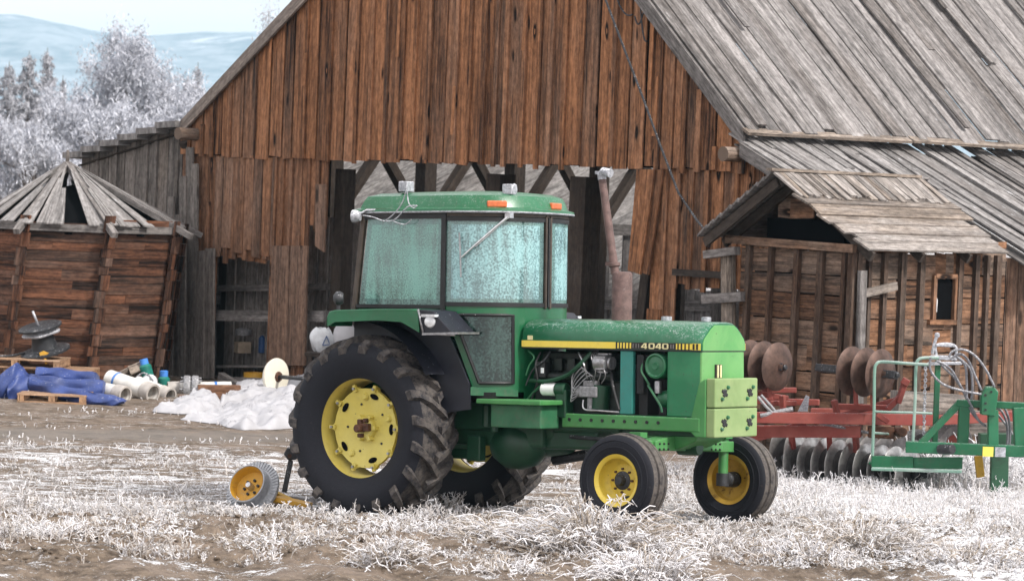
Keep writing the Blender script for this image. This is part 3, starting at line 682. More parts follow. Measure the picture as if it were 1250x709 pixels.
iw.build('lean_to_wall', M['leanroof'], barn)
ig = MB(); y = 0.1
while y < 15.5:                                         # upright boards closing the bays low down
    w = random.uniform(.2, .34); zt = random.choice((2.4, 2.5, 2.3, 1.4, 1.2))
    ig.plank((-.05, y, -.1), (-.05, y + w - .02, -.1), (-.05, y + w - .02, zt), (-.05, y, zt), (1, 0, 0), .025, tint(.6, .95)); y += w
ig.build('bay_wall', M['greywood'], barn)

def sagwire(a, b, sag, r, n=24):
    a, b = V(a), V(b); return [a + (b - a) * t - V((0, 0, 1)) * sag * 4 * t * (1 - t) for t in np.linspace(0, 1, n)]
cb = MB(); pts_ = [MBR @ bl(px, py, 1, yy) + BO for px, py, yy in ((728, -30, -.35), (740, 2, -.35), (760, 55, -.36), (785, 120, -.36), (805, 175, -.36), (828, 235, -.4), (850, 268, -.5), (868, 290, -.7))]
cb.tube(pts_, .016, 6); o = cb.build('cable', M['ironblack']); tag(o, 'thin dark cable slanting down across the barn gable to the small shed', 'cable')
cb = MB()
for (q0, q1) in (((782, 10), (790, 50)), ((786, 12), (775, 20)), ((748, -20), (772, 18))):
    cb.tube(sagwire(MBR @ bl(*q0, 1, -.16) + BO, MBR @ bl(*q1, 1, -.16) + BO, .15, .01), .012, 5)
o = cb.build('loose_wire', M['ironblack']); tag(o, 'loose loops of old wire hanging near the barn gable top', 'wire')

# ------------------------------------------------------------------ small shed in front of the barn's right corner
SO = np.array([4.15, 38.0, -.05])
def sl_(px, py, axis, val=0.0):
    n = MBR[:, axis]; return MBR.T @ (hit(px, py, SO + n * val, n) - SO)
shed = empty('plank_shed', SO, 'small gabled plank shed with outside studs and pale board roof', 'shed', (0, 0, BY))
mb = MB()
def hboards(mb, fa, fb, z0, z1, n, h=.29, seed=0):
    z = z0
    while z < z1:
        hh = min(h * random.uniform(.8, 1.15), z1 - z); cut = [0, 1] if random.random() < .5 else [0, random.uniform(.3, .7), 1]
        for a, b in zip(cut[:-1], cut[1:]):
            j = random.uniform(-.012, .012); A, B = fa + (fb - fa) * a, fa + (fb - fa) * b
            mb.plank(A + V((0, 0, z + j)), A + V((0, 0, z + hh - .014 + j)), B + V((0, 0, z + hh - .014 - j)), B + V((0, 0, z - j)), n, .025, (random.uniform(.15, .9), random.uniform(0, .7), random.random()))
        z += hh
hboards(mb, V((-1.86, 0, 0)), V((0, 0, 0)), 0, 2.62, (0, -1, 0)); hboards(mb, V((-1.28, .02, 0)), V((-.68, .02, 0)), 2.96, 3.24, (0, -1, 0)); mb.build('gable_wall', M['shed'], shed)
mb = MB(); y0, y1, z0, z1 = sl_(1139, 350, 0)[1], sl_(1161, 350, 0)[1], sl_(1150, 390, 0)[2], sl_(1150, 340, 0)[2]
hboards(mb, V((0, 0, 0)), V((0, y0, 0)), 0, 2.76, (1, 0, 0)); hboards(mb, V((0, y1, 0)), V((0, 2.9, 0)), 0, 2.76, (1, 0, 0)); hboards(mb, V((0, y0, 0)), V((0, y1, 0)), 0, z0, (1, 0, 0)); hboards(mb, V((0, y0, 0)), V((0, y1, 0)), z1, 2.76, (1, 0, 0))
mb.build('side_wall', M['shed'], shed)
mb = MB(); mb.box((-.93, 1.6, 1.3), (1.7, 2.9, 2.4)); mb.build('interior_shade', M['void'], shed)  # solid near-black box painting the shed's inner shade, not a lining
wf = MB(); d = .04
for a, b in (((.04, y0 - .03, z0), (.04, y0 - .03, z1 + .04)), ((.04, y1 + .03, z0), (.04, y1 + .03, z1 + .04)), ((.05, y0 - .12, z0 - .03), (.05, y1 + .12, z0 - .03)), ((.045, y0 - .03, z1 + .03), (.045, y1 + .03, z1 + .03))): wf.beam(a, b, .06, .06, (1, 0, 0), tint(.8, .2))
w_ = wf.build('window_frame', M['shed'], shed)
mb = MB(); mb.plank((.012, y0, z0), (.012, y1, z0), (.012, y1, z1), (.012, y0, z1), (1, 0, 0), .004); mb.build('window', M['void'], shed)  # near-black plate stands in for the dark room behind the opening
mb = MB(); q = sl_(1142, 372, 0, .02); mb.prism([q + V((0, -.035, -.09)), q + V((0, .03, -.09)), q + V((0, .035, .06)), q + V((0, 0, .12)), q + V((0, -.02, .03))], (1, 0, 0), .004); mb.build('broken_pane', M['lamp'], shed)
for px, w in ((910, .07), (937, .06), (969, .08), (998, .09), (1027, .06), (1036, .09)):
    p = sl_(px, 380, 1, -.06); mb = MB(); mb.plank((p[0] - w / 2, -.026, 0), (p[0] + w / 2, -.026, 0), (p[0] + w / 2 + .03, -.026, 2.6), (p[0] - w / 2 + .03, -.026, 2.6), (0, -1, 0), .07, tint(.35, .3)); mb.build('stud', M['shedstud'], shed)
for px, w in ((1046, .08), (1059, .06), (1078, .07), (1100, .10), (1123, .09), (1170, .09), (1190, .08), (1203, .06), (1216, .10)):
    p = sl_(px, 380, 0, .06); mb = MB(); mb.plank((.026, p[1] - w / 2, 0), (.026, p[1] + w / 2, 0), (.026, p[1] + w / 2, 2.58), (.026, p[1] - w / 2, 2.58), (1, 0, 0), .06, tint(.3, .45)); mb.build('stud', M['shedstud'], shed)
mb = MB(); mb.beam((-2.05, -.09, 2.66), (.1, -.09, 2.62), .1, .1, col=tint(.5, .4)); mb.build('tie_beam', M['shed'], shed)
mb = MB(); mb.box((-.95, .6, 2.78), (1.3, .9, .34)); mb.build('gable_gap_shade', M['void'], shed)  # near-black box painted in as the shade of the gable opening
for px, py, px2, py2, h in ((862, 311, 900, 306, .10), (860, 365, 908, 362, .12)):
    mb = MB(); a, b = sl_(px, py, 1, -.12), sl_(px2, py2, 1, -.12); mb.beam(a, b, .12, h, col=tint(.7, 1)); mb.build('wall_log', M['greywood'], shed)
mb = MB(); mb.plank(sl_(884, 440, 1, -.06), sl_(899, 440, 1, -.06), sl_(898, 312, 1, -.06), sl_(883, 312, 1, -.06), (0, -1, 0), .05, (.75, .05, .2)); mb.build('corner_post', M['palewood'], shed)
mb = MB(); a = sl_(1049, 432, 0, .12); b = sl_(1051, 330, 0, .12); mb.plank(a - V((0, .06, .6)), a + V((0, .06, -.6)), b + V((0, .06, 0)), b - V((0, .06, 0)), (1, 0, 0), .05, tint(.5, 1)); mb.build('leaning_board', M['greywood'], shed)
mb = MB(); mb.beam(sl_(1055, 358, 0, .14), sl_(1094, 349, 0, .14), .05, .10, col=tint(.8, .3)); mb.build('crosspiece', M['palewood'], shed)
# shed roof
rx, rz = -.95, 3.50; y0, y1 = -.48, 2.5
s = nrm((1.35, 0, -.92)); n = nrm((.92, 0, 1.35)); E0 = V((rx, 0, rz)); L = 1.46
mb = MB(); y = y0
while y < y1 - .2:                                       # short upright shakes near the ridge
    w = random.uniform(.06, .13); l = .50 + random.uniform(-.05, .05); A, B = E0, E0 + s * l; sk = random.uniform(.0, .10)
    mb.plank(A + V((0, y, 0)), A + V((0, y + w, 0)), B + V((0, y + w + sk, 0)), B + V((0, y + sk, 0)), n, .02 + random.uniform(0, .015), (random.uniform(.3, 1), random.uniform(.2, 1), .5)); y += w
mb.build('ridge_shakes', M['palewood'], shed)
mb = MB(); t = .40; k = 0
while t < L:
    w = random.uniform(.13, .24); A = E0 + s * t - n * .035 + n * .012 * (k % 2); B = E0 + s * (t + w + .05) - n * .012 * random.random()
    ya, yb = y0 + .16 + random.uniform(-.16, .16) + .12 * (t - .4), y1 - .12 + .10 * (t - .3) + random.uniform(-.12, .1)
    mb.plank(A + V((0, ya, 0)), B + V((0, ya + random.uniform(-.04, .08), 0)), B + V((0, yb + .06, 0)), A + V((0, yb, 0)), n, .026, (random.uniform(.35, .95), random.uniform(.1, .6), .5)); t += w; k += 1
mb.build('roof_boards', M['palewood'], shed)
mb = MB(); mb.beam(E0 + V((-.02, y0 - .05, .05)), E0 + V((-.02, y1 - .2, .05)), .10, .035, col=tint(.9, .1)); mb.build('ridge_board', M['palewood'], shed)
s2 = nrm((-1.45, 0, -.95)); n2 = nrm((-.95, 0, 1.45)); mb = MB(); t = 0
while t < 1.42:
    w = random.uniform(.12, .2); A = E0 + s2 * t; B = E0 + s2 * (t + w + .03)
    mb.plank(A + V((0, y0, 0)) + n2 * .03, B + V((0, y0, 0)) + n2 * .0, B + V((0, y1, 0)), A + V((0, y1, 0)) + n2 * .03, n2, .025, tint(.5, .9)); t += w
mb.build('roof_boards', M['greywood'], shed)
for ss, LL in ((s, 1.55), (s2, 1.45)):
    for yy in ((y0 + .10, -.03, .9, 1.8) if ss is s2 else (-.03, .9, 1.8)):
        mb = MB(); mb.beam(E0 - V((0, 0, .10)) + V((0, yy, 0)), E0 + ss * LL - V((0, 0, .10)) + V((0, yy, 0)), .05, .12, col=tint(.4, .7)); mb.build('rafter', M['darkwood'], shed)

# ------------------------------------------------------------------ eight-sided granary at the left
go_ = P(75, 448, 48.6); GO = np.array([go_[0], 48.6, -.06])
gran = empty('granary', GO, 'eight-sided dark plank granary leaning right under a broken board roof', 'granary')
R8 = 1.56; LEAN = .105; HW = 2.36
def g8(k, z, r=R8): a = -math.pi / 2 - math.pi / 8 + k * math.pi / 4; return V((r * math.cos(a) + LEAN * z, r * math.sin(a), z))
for k in range(8):
    mb = MB(); z = 0; a = -math.pi / 2 + k * math.pi / 4; n = V((math.cos(a), math.sin(a), 0))
    while z < HW:
        h = random.uniform(.035, .055) * 3.2; cut = [0, 1] if random.random() < .6 else [0, random.uniform(.3, .7), 1]
        for c0, c1 in zip(cut[:-1], cut[1:]):
            f = lambda t, zz: g8(k, zz) * (1 - t) + g8(k + 1, zz) * t
            o_ = n * random.uniform(-.008, .008)
            mb.plank(f(c0, z) + o_, f(c0, z + h - .006) + o_, f(c1, z + h - .006) + o_, f(c1, z) + o_, n, .04, (random.uniform(.0, 1.0), random.uniform(0, .4), random.random()))
        z += h
    mb.build('wall', M['granary'], gran)
for k in range(8):                                        # stacked plank ends crossing at each corner
    mb = MB(); z = 0; i = 0
    while z < HW:
        h = random.uniform(.12, .3)
        for s_ in (-1, 1):
            a = -math.pi / 2 + (k - (1 if s_ < 0 else 0)) * math.pi / 4; tdir = V((-math.sin(a), math.cos(a), 0)) * -s_; n = V((math.cos(a), math.sin(a), 0))
            p = g8(k, z, R8 + .02) + n * .045; w = .095 + .04 * ((i + (s_ > 0)) % 2)
            mb.plank(p, p + tdir * w, p + tdir * w + V((LEAN * h, 0, h - .01)), p + V((LEAN * h, 0, h - .01)), n, .035 + .015 * (i % 2), (random.uniform(.0, .3) if s_ > 0 else random.uniform(.35, 1), random.uniform(.0, .5), random.random()))
        z += h; i += 1
    mb.build('corner_stack', M['granary'], gran)
AP = V((LEAN * 3.3 - .36, 0, 3.33))
mb = MB(); mb.lathe([(1.5, 0), (1.5, .03)], (LEAN * HW, 0, HW - .1), (0, 0, 1), 8); mb.build('interior_shade', M['void'], gran)  # near-black ring stands in for the shade under the roof
mb = MB(); mb.lathe([(1.45, 0), (1.2, .28), (.25, .75), (.0, .8)], (LEAN * HW, 0, HW - .12), (0, 0, 1), 16); mb.build('roof_hole_shade', M['void'], gran)  # near-black dome added so the hole in the roof reads as shade
for k in range(8):
    mb = MB(); e = g8(k, HW - .02, 1.90); e[2] = HW - .06; mb.beam(AP, e + (e - AP) * .02, .10, .085, col=tint(.6, .8)); mb.build('ridge_pole', M['greywood'], gran)
for k in range(8):
    mb = MB(); mb.beam(g8(k, HW + .0, R8 + .07), g8(k + 1, HW + .0, R8 + .07), .1, .11, col=tint(.5, .8)); mb.build('wall_plate', M['greywood'], gran)
def fan(k, t0, t1, nb):
    mb = MB()
    for q in range(nb):
        ta, tb_ = t0 + (t1 - t0) * q / nb, t0 + (t1 - t0) * (q + random.uniform(.93, 1.02)) / nb; r1 = 1.70 + random.uniform(-.10, .10)
        if random.random() < .04: continue
        f = lambda t, u: AP * (1 - u) + (g8(k, HW, r1) * (1 - t) + g8(k + 1, HW, r1) * t) * u
        up = V((0, 0, .035 + random.uniform(0, .025))); u0 = random.choice((.14, .2, .3, .45))
        mb.plank(f(ta, u0) + up, f(tb_, u0) + up, f(tb_, 1) + up, f(ta, 1) + up, (0, -.3, 1), .022, (random.uniform(.5, 1), random.uniform(.5, 1), .5))
    mb.build('roof_boards', M['leanroof'], gran)
fan(0, .0, .47, 4); fan(0, .74, 1.0, 2); fan(1, .0, .66, 6); fan(7, .05, 1.0, 8); fan(2, 0, .9, 6); fan(6, 0, 1, 7); fan(5, 0, 1, 7); fan(4, 0, 1, 7); fan(3, 0, 1, 7)
mb = MB(); mb.tube([AP - V((0, 0, .1)), AP + V((.0, 0, .22))], [.045, .02], 6); mb.build('finial', M['greywood'], gran)
# ------------------------------------------------------------------ tractor
TO = np.array([-0.7844, 30.441, -0.0516]); TR = (-0.0155, -0.0439, -0.6441)
def rotm(r, p, y):
    return np.array(Matrix.Rotation(y, 3, 'Z') @ Matrix.Rotation(p, 3, 'Y') @ Matrix.Rotation(r, 3, 'X'))
TM = rotm(*TR)
def TL(px, py, y): n = TM[:, 1]; return TM.T @ (hit(px, py, TO + n * y, n) - TO)
trac = empty('tractor', TO, 'faded green farm tractor with closed frosted cab, yellow wheels and front weights', 'tractor', TR)
def part(mb, name, mat, bevel=0, parent=None, solid=0): return mb.build(name, mat, parent or trac, bevel, solid)
RW = 3.0267
# --- rear wheels
def rear_wheel(side):
    w = bpy.data.objects.new('rear_wheel', None); COL.objects.link(w); w.parent = trac; w.location = (0, side * .80, .83)
    s = side                                            # outer side is +s along y
    t = MB()
    prof = [(.475, -.20), (.51, -.225), (.60, -.272), (.69, -.285), (.765, -.272), (.812, -.235), (.832, -.14), (.838, 0), (.832, .14), (.812, .235), (.765, .272), (.69, .285), (.60, .272), (.51, .225), (.475, .20)]
    t.lathe(prof, (0, 0, 0), (0, 1, 0), 72, mats=[0, 0, 0, 0, 0, 1, 1, 1, 1, 0, 0, 0, 0, 0])
    N = 19
    for k in range(N):
        for sd, ph in ((1, 0), (-1, .5)):
            f0 = (k + ph) * 2 * math.pi / N
            pth = [(0.0, -.05, .832), (.075, .05, .832), (.17, .15, .826), (.255, .235, .806), (.29, .268, .762), (.30, .278, .715)]
            hh = [.058, .062, .062, .060, .050, .010]; wd = [.036, .030, .031, .037, .041, .041]
            A = []
            for (df, y, r), h, ww in zip(pth, hh, wd):
                f = f0 + df; ring = []
                for o, hq in ((-ww * 1.5, -.012), (-ww * .9, h), (ww * .9, h), (ww * 1.5, -.012)):
                    ff = f + o / r * (1 if True else 1); yy = y * sd; slope = max(0, (y - .2) / .08)
                    rr = r + hq * (1 - .55 * min(1, slope)); y2 = yy + sd * hq * .75 * min(1, slope)
                    ring.append((rr * math.cos(ff), y2, rr * math.sin(ff)))
                A.append(ring)
            i0 = t.grid(A, mat=1, smooth=False)
            t.face((i0, i0 + 1, i0 + 2, i0 + 3), None, (.5, .3, .5), 1)
    ty = t.build('tyre', [M['rubber'], M['tread']], w)
    r = MB()
    o = lambda y: y * s
    r.lathe([(.512, o(.203)), (.515, o(.190)), (.495, o(.176)), (.478, o(.165)), (.468, o(.10)), (.462, o(.02)), (.45, o(-.1)), (.47, o(-.17)), (.51, o(-.19))], (0, 0, 0), (0, 1, 0), 64)
    r.lathe([(.51, o(.203)), (.49, o(.206)), (.470, o(.168)), (.452, o(.10)), (.452, o(.02)), (.44, o(-.1)), (.46, o(-.17)), (.5, o(-.195)), (.51, o(-.19))], (0, 0, 0), (0, 1, 0), 64)
    rim = r.build('rim', M['yellowrim'], w)
    # centre disc with lobes
    d = MB(); A = []; K = 120
    rad = lambda q: .380 + .034 * max(0, math.cos(q * 10)) ** 3
    for rr, y in ((0, .075), (.14, .075), (.2, .08), (.34, .105), (1, .11), (1, .07)):
        A.append([((rad(q) if rr == 1 else rr) * math.cos(q), o(y), (rad(q) if rr == 1 else rr) * math.sin(q)) for q in np.linspace(0, 2 * math.pi, K, endpoint=False)])
    d.grid(A, close=True); disc = d.build('wheel_disc', M['yellowrear'], w)
    for q in range(10):
        a = q * 2 * math.pi / 10 + .0; b = MB()
        c = V((.392 * math.cos(a), o(.11), .392 * math.sin(a))); u = V((math.cos(a), 0, math.sin(a))); v = V((-math.sin(a), 0, math.cos(a)))
        b.prism([c - u * .03 - v * .022, c + u * .036 - v * .016, c + u * .036 + v * .016, c - u * .03 + v * .022], (0, s, 0), .03, mat=0)
        b.lathe([(.0, o(.05)), (.014, o(.05)), (.014, 0)], c, (0, 1, 0), 6, mat=1)
        b.build('rim_clamp', [M['yellowrear'], M['steel']], w)
    for q in range(5):
        a = math.pi / 2 - .33 + q * 2 * math.pi / 5; u = V((math.cos(a), 0, math.sin(a))); v = V((-math.sin(a), 0, math.cos(a))); c = u * .318 + V((0, o(.102), 0))
        b = MB(); n_ = 14; ring = [(.052 * math.cos(k * 2 * math.pi / n_), .026 * math.sin(k * 2 * math.pi / n_)) for k in range(n_)]
        b.prism([c + v * x + u * y for x, y in ring], (0, s, 0), .008); b.build('slot_shade', M['void'], w)  # raised near-black oval stands in for shade in a slot
        b = MB(); a2 = a + .62; c2 = V((.235 * math.cos(a2), o(.082), .235 * math.sin(a2))); b.lathe([(0, o(.014)), (.011, o(.014)), (.011, 0)], c2, (0, 1, 0), 8); b.build('hole_shade', M['black'], w)  # raised black dot stands in for a shaded hole
        if q % 2 == 0:
            b = MB(); a3 = a + .35; c3 = V((.30 * math.cos(a3), o(.105), .30 * math.sin(a3))); b.lathe([(0, o(.022)), (.022, o(.022)), (.036, 0)], c3, (0, 1, 0), 10); b.build('disc_boss', M['yellowrear'], w)
    h = MB(); h.lathe([(.0, o(.14)), (.085, o(.14)), (.105, o(.125)), (.115, o(.04))], (0, 0, 0), (0, 1, 0), 20); 
    for q in range(6): h.box((.108 * math.cos(q * math.pi / 3), o(.09), .108 * math.sin(q * math.pi / 3)), (.055, .10, .04), np.array(Matrix.Rotation(-q * math.pi / 3, 3, 'Y')))
    h.build('hub', M['yellowrear'], w, .006)
    h = MB(); h.lathe([(0, o(.25)), (.036, o(.25)), (.040, o(.235)), (.040, o(.14))], (0, 0, 0), (0, 1, 0), 16); h.box((.05, o(.165), .01), (.10, .05, .075)); h.box((-.02, o(.16), .06), (.05, .05, .05)); h.box((.045, o(.16), .075), (.04, .05, .04)); h.box((-.02, o(.155), -.07), (.06, .04, .04)); h.build('axle_end', M['rust'], w, .008)
    return w
rear_wheel(-1); rear_wheel(1)
# --- front axle and wheels
AXR = -.030
ax = bpy.data.objects.new('front_axle', None); COL.objects.link(ax); ax.parent = trac; ax.location = (RW, 0, .43); ax.rotation_euler = (AXR, 0, 0)
b = MB()
b.prism([(-.09, -.56, .27), (-.09, .56, .27), (-.09, .56, .36), (-.09, .25, .41), (-.09, -.25, .41), (-.09, -.56, .36)], (1, 0, 0), .18)
b.box((0, 0, .36), (.30, .34, .14))
b.build('axle_beam', M['greenlight'], ax, .012)
for s in (-1, 1):
    b = MB(); b.box((.0, s * .66, .31), (.13, .42, .10))
    for k in range(3):
        for z in (.285, .335): b.lathe([(0, .012), (.012, .012), (.012, 0)], (.092, s * (.36 + .07 * k), z), (1, 0, 0), 6, mat=1)
    b.build('axle_extension', [M['greenlight'], M['black']], ax, .008)
b = MB(); b.lathe([(0, .20), (.06, .20), (.07, .18), (.07, -.02)], (0, 0, .30), (1, 0, 0), 16); b.build('pivot_pin', M['greendark'], ax)
def front_wheel(side):
    w = bpy.data.objects.new('front_wheel', None); COL.objects.link(w); w.parent = trac
    w.location = (RW, side * .925, .43 + side * .925 * AXR * 1.0); s = side; o = lambda y: y * s
    w.rotation_euler = (AXR, 0, 0)
    t = MB()
    prof = [(.215, -.10), (.235, -.118), (.29, -.142), (.345, -.143), (.385, -.128), (.408, -.108), (.416, -.085), (.418, -.06), (.404, -.054), (.404, -.042), (.424, -.036), (.428, 0), (.424, .036), (.404, .042), (.404, .054), (.418, .06), (.416, .085), (.408, .108), (.385, .128), (.345, .143), (.29, .142), (.235, .118), (.215, .10)]
    t.lathe(prof, (0, 0, 0), (0, 1, 0), 56, mats=[0] * 5 + [1] * 12 + [0] * 5)
    for rr in (.30, .36): t.lathe([(rr - .006, .1425), (rr, .1475), (rr + .006, .1425)], (0, 0, 0), (0, 1, 0), 56); t.lathe([(rr - .006, -.1425), (rr, -.1475), (rr + .006, -.1425)], (0, 0, 0), (0, 1, 0), 56)
    t.build('tyre', [M['rubber'], M['fronttread']], w)
    r = MB(); r.lathe([(.238, o(.115)), (.236, o(.124)), (.222, o(.120)), (.200, o(.105)), (.196, o(.05)), (.185, o(.02)), (.150, o(-.005)), (.10, o(.01)), (.07, o(.012))], (0, 0, 0), (0, 1, 0), 48)
    r.lathe([(.238, o(-.115)), (.236, o(-.124)), (.222, o(-.120)), (.198, o(-.105)), (.19, o(-.04)), (.15, o(-.012)), (.07, o(-.0))], (0, 0, 0), (0, 1, 0), 48)
    r.build('rim', M['yellow'] if s < 0 else M['rustyyellow'], w)
    h = MB(); h.lathe([(0, o(.085)), (.035, o(.085)), (.045, o(.07)), (.05, o(.03)), (.085, o(.02)), (.085, o(.0))], (0, 0, 0), (0, 1, 0), 20)
    h.lathe([(.06, o(-.16)), (.07, o(-.15)), (.075, o(-.02))], (0, 0, 0), (0, 1, 0), 16)
    h.build('hub', M['ironblack'], w)
    for q in range(8):
        a = q * math.pi / 4; b = MB(); b.lathe([(0, o(.028)), (.012, o(.028)), (.012, o(.0))], (.105 * math.cos(a), 0, .105 * math.sin(a)), (0, 1, 0), 6); b.build('wheel_bolt', M['rust'], w)
    for q in range(2 if s > 0 else 1):
        a = q * math.pi - 1.3; b = MB(); c = V((.155 * math.cos(a), o(.0), .155 * math.sin(a))); u = V((math.cos(a), 0, math.sin(a))); v = V((-math.sin(a), 0, math.cos(a)))
        b.prism([c + v * .035 * math.cos(k * .6283) + u * .012 * math.sin(k * .6283) for k in range(10)], (0, s, 0), .012); b.build('rim_slot', M['black'], w)
    k = MB(); k.tube([(0, o(-.215), .05), (0, o(-.215), .40)], [.047, .045], 12)
    k.box((.0, o(-.215), .41), (.12, .11, .05)); k.build('spindle', M['greenlight'], w); k = MB(); k.tube([(0, o(-.215), -.06), (0, o(-.215), .06)], .062, 14); k.tube([(0, o(-.21), 0), (0, o(-.02), 0)], [.06, .075], 14); k.build('spindle_hub', M['ironblack'], w)
    return w
front_wheel(-1); front_wheel(1)
# --- chassis
b = MB()
for s in (-1, 1):
    b.box((2.70, s * .345, .955), (1.54, .05, .13)); 
b.build('side_rail', M['greenlight'], trac, .012)
for k in range(9):
    p = MB(); p.lathe([(0, -.034), (.016, -.034), (.016, 0)], (2.02 + k * .125, -.345, .965), (0, 1, 0), 8); p.build('rail_bolt', M['black'], trac)
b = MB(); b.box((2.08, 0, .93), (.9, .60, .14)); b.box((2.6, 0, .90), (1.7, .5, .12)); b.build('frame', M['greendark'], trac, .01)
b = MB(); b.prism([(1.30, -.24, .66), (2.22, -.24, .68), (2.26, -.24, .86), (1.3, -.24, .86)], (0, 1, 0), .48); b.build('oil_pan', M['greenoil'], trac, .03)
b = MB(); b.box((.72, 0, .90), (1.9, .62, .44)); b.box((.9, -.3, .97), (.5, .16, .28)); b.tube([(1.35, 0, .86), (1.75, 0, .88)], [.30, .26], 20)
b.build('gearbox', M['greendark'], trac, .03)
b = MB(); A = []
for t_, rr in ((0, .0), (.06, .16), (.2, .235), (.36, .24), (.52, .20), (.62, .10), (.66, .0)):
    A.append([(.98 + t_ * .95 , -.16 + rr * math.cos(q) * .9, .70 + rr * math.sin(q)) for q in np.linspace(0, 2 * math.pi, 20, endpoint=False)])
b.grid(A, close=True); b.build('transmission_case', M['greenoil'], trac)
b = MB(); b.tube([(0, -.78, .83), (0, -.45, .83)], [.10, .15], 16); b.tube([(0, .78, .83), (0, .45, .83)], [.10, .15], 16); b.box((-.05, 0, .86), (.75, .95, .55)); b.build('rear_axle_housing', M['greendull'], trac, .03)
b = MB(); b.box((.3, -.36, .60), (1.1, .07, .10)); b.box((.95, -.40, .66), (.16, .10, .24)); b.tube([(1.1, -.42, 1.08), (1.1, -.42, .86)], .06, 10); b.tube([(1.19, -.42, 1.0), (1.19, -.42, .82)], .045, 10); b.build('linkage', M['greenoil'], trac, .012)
b = MB(); b.prism([(1.30, -.64, 1.095), (1.885, -.64, 1.095), (1.885, -.64, .875), (1.30, -.64, .875)], (0, 1, 0), .30); b.build('step_box', M['greendull'], trac, .012)
b = MB(); b.box((1.575, -.56, 1.118), (.75, .36, .045)); b.build('step_tread', M['greenlight'], trac, .01)
b = MB(); b.tube([(1.5, .1, .55), (1.9, .1, .62)], .05, 8); b.tube([(2.0, -.33, .80), (2.9, -.33, .78)], .018, 8); b.tube([(2.3, .33, .72), (3.0, .33, .70)], .03, 8); b.build('steering_rod', M['ironblack'], trac)
b = MB(); b.prism([(2.72, -.24, .92), (3.40, -.24, .92), (3.34, -.24, .80), (3.15, -.24, .72), (2.92, -.24, .72), (2.76, -.24, .80)], (0, 1, 0), .48); b.build('axle_support', M['greenlight'], trac, .015)
# --- engine
b = MB(); b.box((2.02, 0, 1.16), (1.04, .44, .34)); b.box((2.0, .0, 1.40), (1.0, .36, .20)); b.box((2.0, 0, 1.54), (.94, .30, .10)); b.build('engine_block', M['engine'], trac, .02)
b = MB()
for k in range(6): b.box((1.62 + k * .15, -.20, 1.47), (.09, .05, .12)); b.tube([(1.62 + k * .15, -.19, 1.4), (1.62 + k * .15, -.27, 1.36)], .022, 8)
b.tube([(1.55, -.27, 1.35), (2.45, -.27, 1.37)], .045, 10); b.build('manifold', M['engine'], trac, .008)
def atp(px, py, y): return TL(px, py, y)
c = atp(672, 475, -.33); b = MB(); b.lathe([(0, -.085), (.055, -.085), (.062, -.075), (.062, .075)], c, (1, 0, 0), 20); b.build('oil_filter', M['white'], trac)
b = MB(); b.tube([c + V((.075, 0, 0)), c + V((.19, 0, 0))], .066, 14); b.box(c + V((.15, .02, -.13)), (.12, .14, .26)); b.build('filter_head', M['greenoil'], trac, .012)
c = atp(736, 443, -.30); b = MB()
b.lathe([(.0, -.085), (.05, -.085), (.085, -.06), (.088, .0), (.085, .06), (.05, .08), (0, .08)], c, (1, 0, 0), 20)
for k in range(10): a = k * .628; b.box(c + V((.02, .088 * math.cos(a), .088 * math.sin(a))), (.11, .014, .014))
b.lathe([(.04, .08), (.06, .085), (.06, .11), (.0, .11)], c, (1, 0, 0), 16); b.build('alternator', M['steel'], trac)
c = atp(722, 478, -.30); b = MB(); b.box(c, (.20, .13, .10)); b.tube([c - V((.10, 0, 0)), c - V((.17, 0, 0))], .055, 14); b.box(c + V((.0, 0, .075)), (.16, .06, .06)); b.tube([c + V((0, 0, -.05)), c + V((0, 0, -.17))], .04, 10); b.build('injection_pump', M['frostmetal2'], trac, .01)
c = atp(735, 483, -.26); b = MB(); b.tube([c - V((.02, 0, .12)), c + V((.0, 0, .10))], .085, 16); b.build('pump_housing', M['greenoil'], trac)
b = MB(); c = atp(662, 451, -.31); b.box(c, (.12, .09, .15)); b.build('relay_box', M['black'], trac, .01)
b = MB(); c = atp(662, 452, -.365); b.box(c, (.03, .01, .05)); b.build('relay_label', M['sack'], trac)
def tubepx(name, L, r, mat, y0=-.36, seg=6, sm=True):
    pts = [atp(q[0], q[1], q[2] if len(q) > 2 else y0) for q in L]
    if sm and len(pts) > 2:
        out = []; n = len(pts)
        for k in range(n - 1):
            p0, p1, p2, p3 = pts[max(0, k - 1)], pts[k], pts[k + 1], pts[min(n - 1, k + 2)]
            for t in np.linspace(0, 1, 6, endpoint=False):
                out.append(.5 * ((2 * p1) + (p2 - p0) * t + (2 * p0 - 5 * p1 + 4 * p2 - p3) * t * t + (-p0 + 3 * p1 - 3 * p2 + p3) * t ** 3))
        out.append(pts[-1]); pts = out
    b = MB(); b.tube(pts, r, seg); return b.build(name, mat, trac)
for k in range(5): tubepx('fuel_line', [(718 - k * 2, 472 + k * 1.5, -.33), (700 - k * .8, 474 + k * 4), (699 + k, 458 + k * 4), (708 + k * 3, 446 + k * 3), (716 + k * 3, 462 + k, -.30)], .0055, M['steel'])
for q in range(3): tubepx('fuel_line', [(724 + q * 5, 468, -.33), (727 + q * 6, 452 + q * 2), (722 + q * 3, 436), (726 + q * 2, 428, -.30)], .0055, M['steel'])
tubepx('coolant_hose', [(646, 464, -.34), (668, 465), (692, 458), (708, 445), (722, 430, -.30)], .021, M['greenoil'])
tubepx('return_line', [(706, 430, -.30), (713, 445), (717, 462, -.31)], .008, M['chrome'])
tubepx('drain_line', [(712, 488, -.34), (713, 499), (730, 501), (756, 503, -.34)], .008, M['chrome'])
tubepx('cable_loop', [(660, 430, -.3), (654, 445), (656, 465), (650, 484), (645, 500)], .011, M['black'])
tubepx('cable_loop', [(672, 428, -.3), (664, 440), (650, 452), (642, 470)], .009, M['ironblack'])
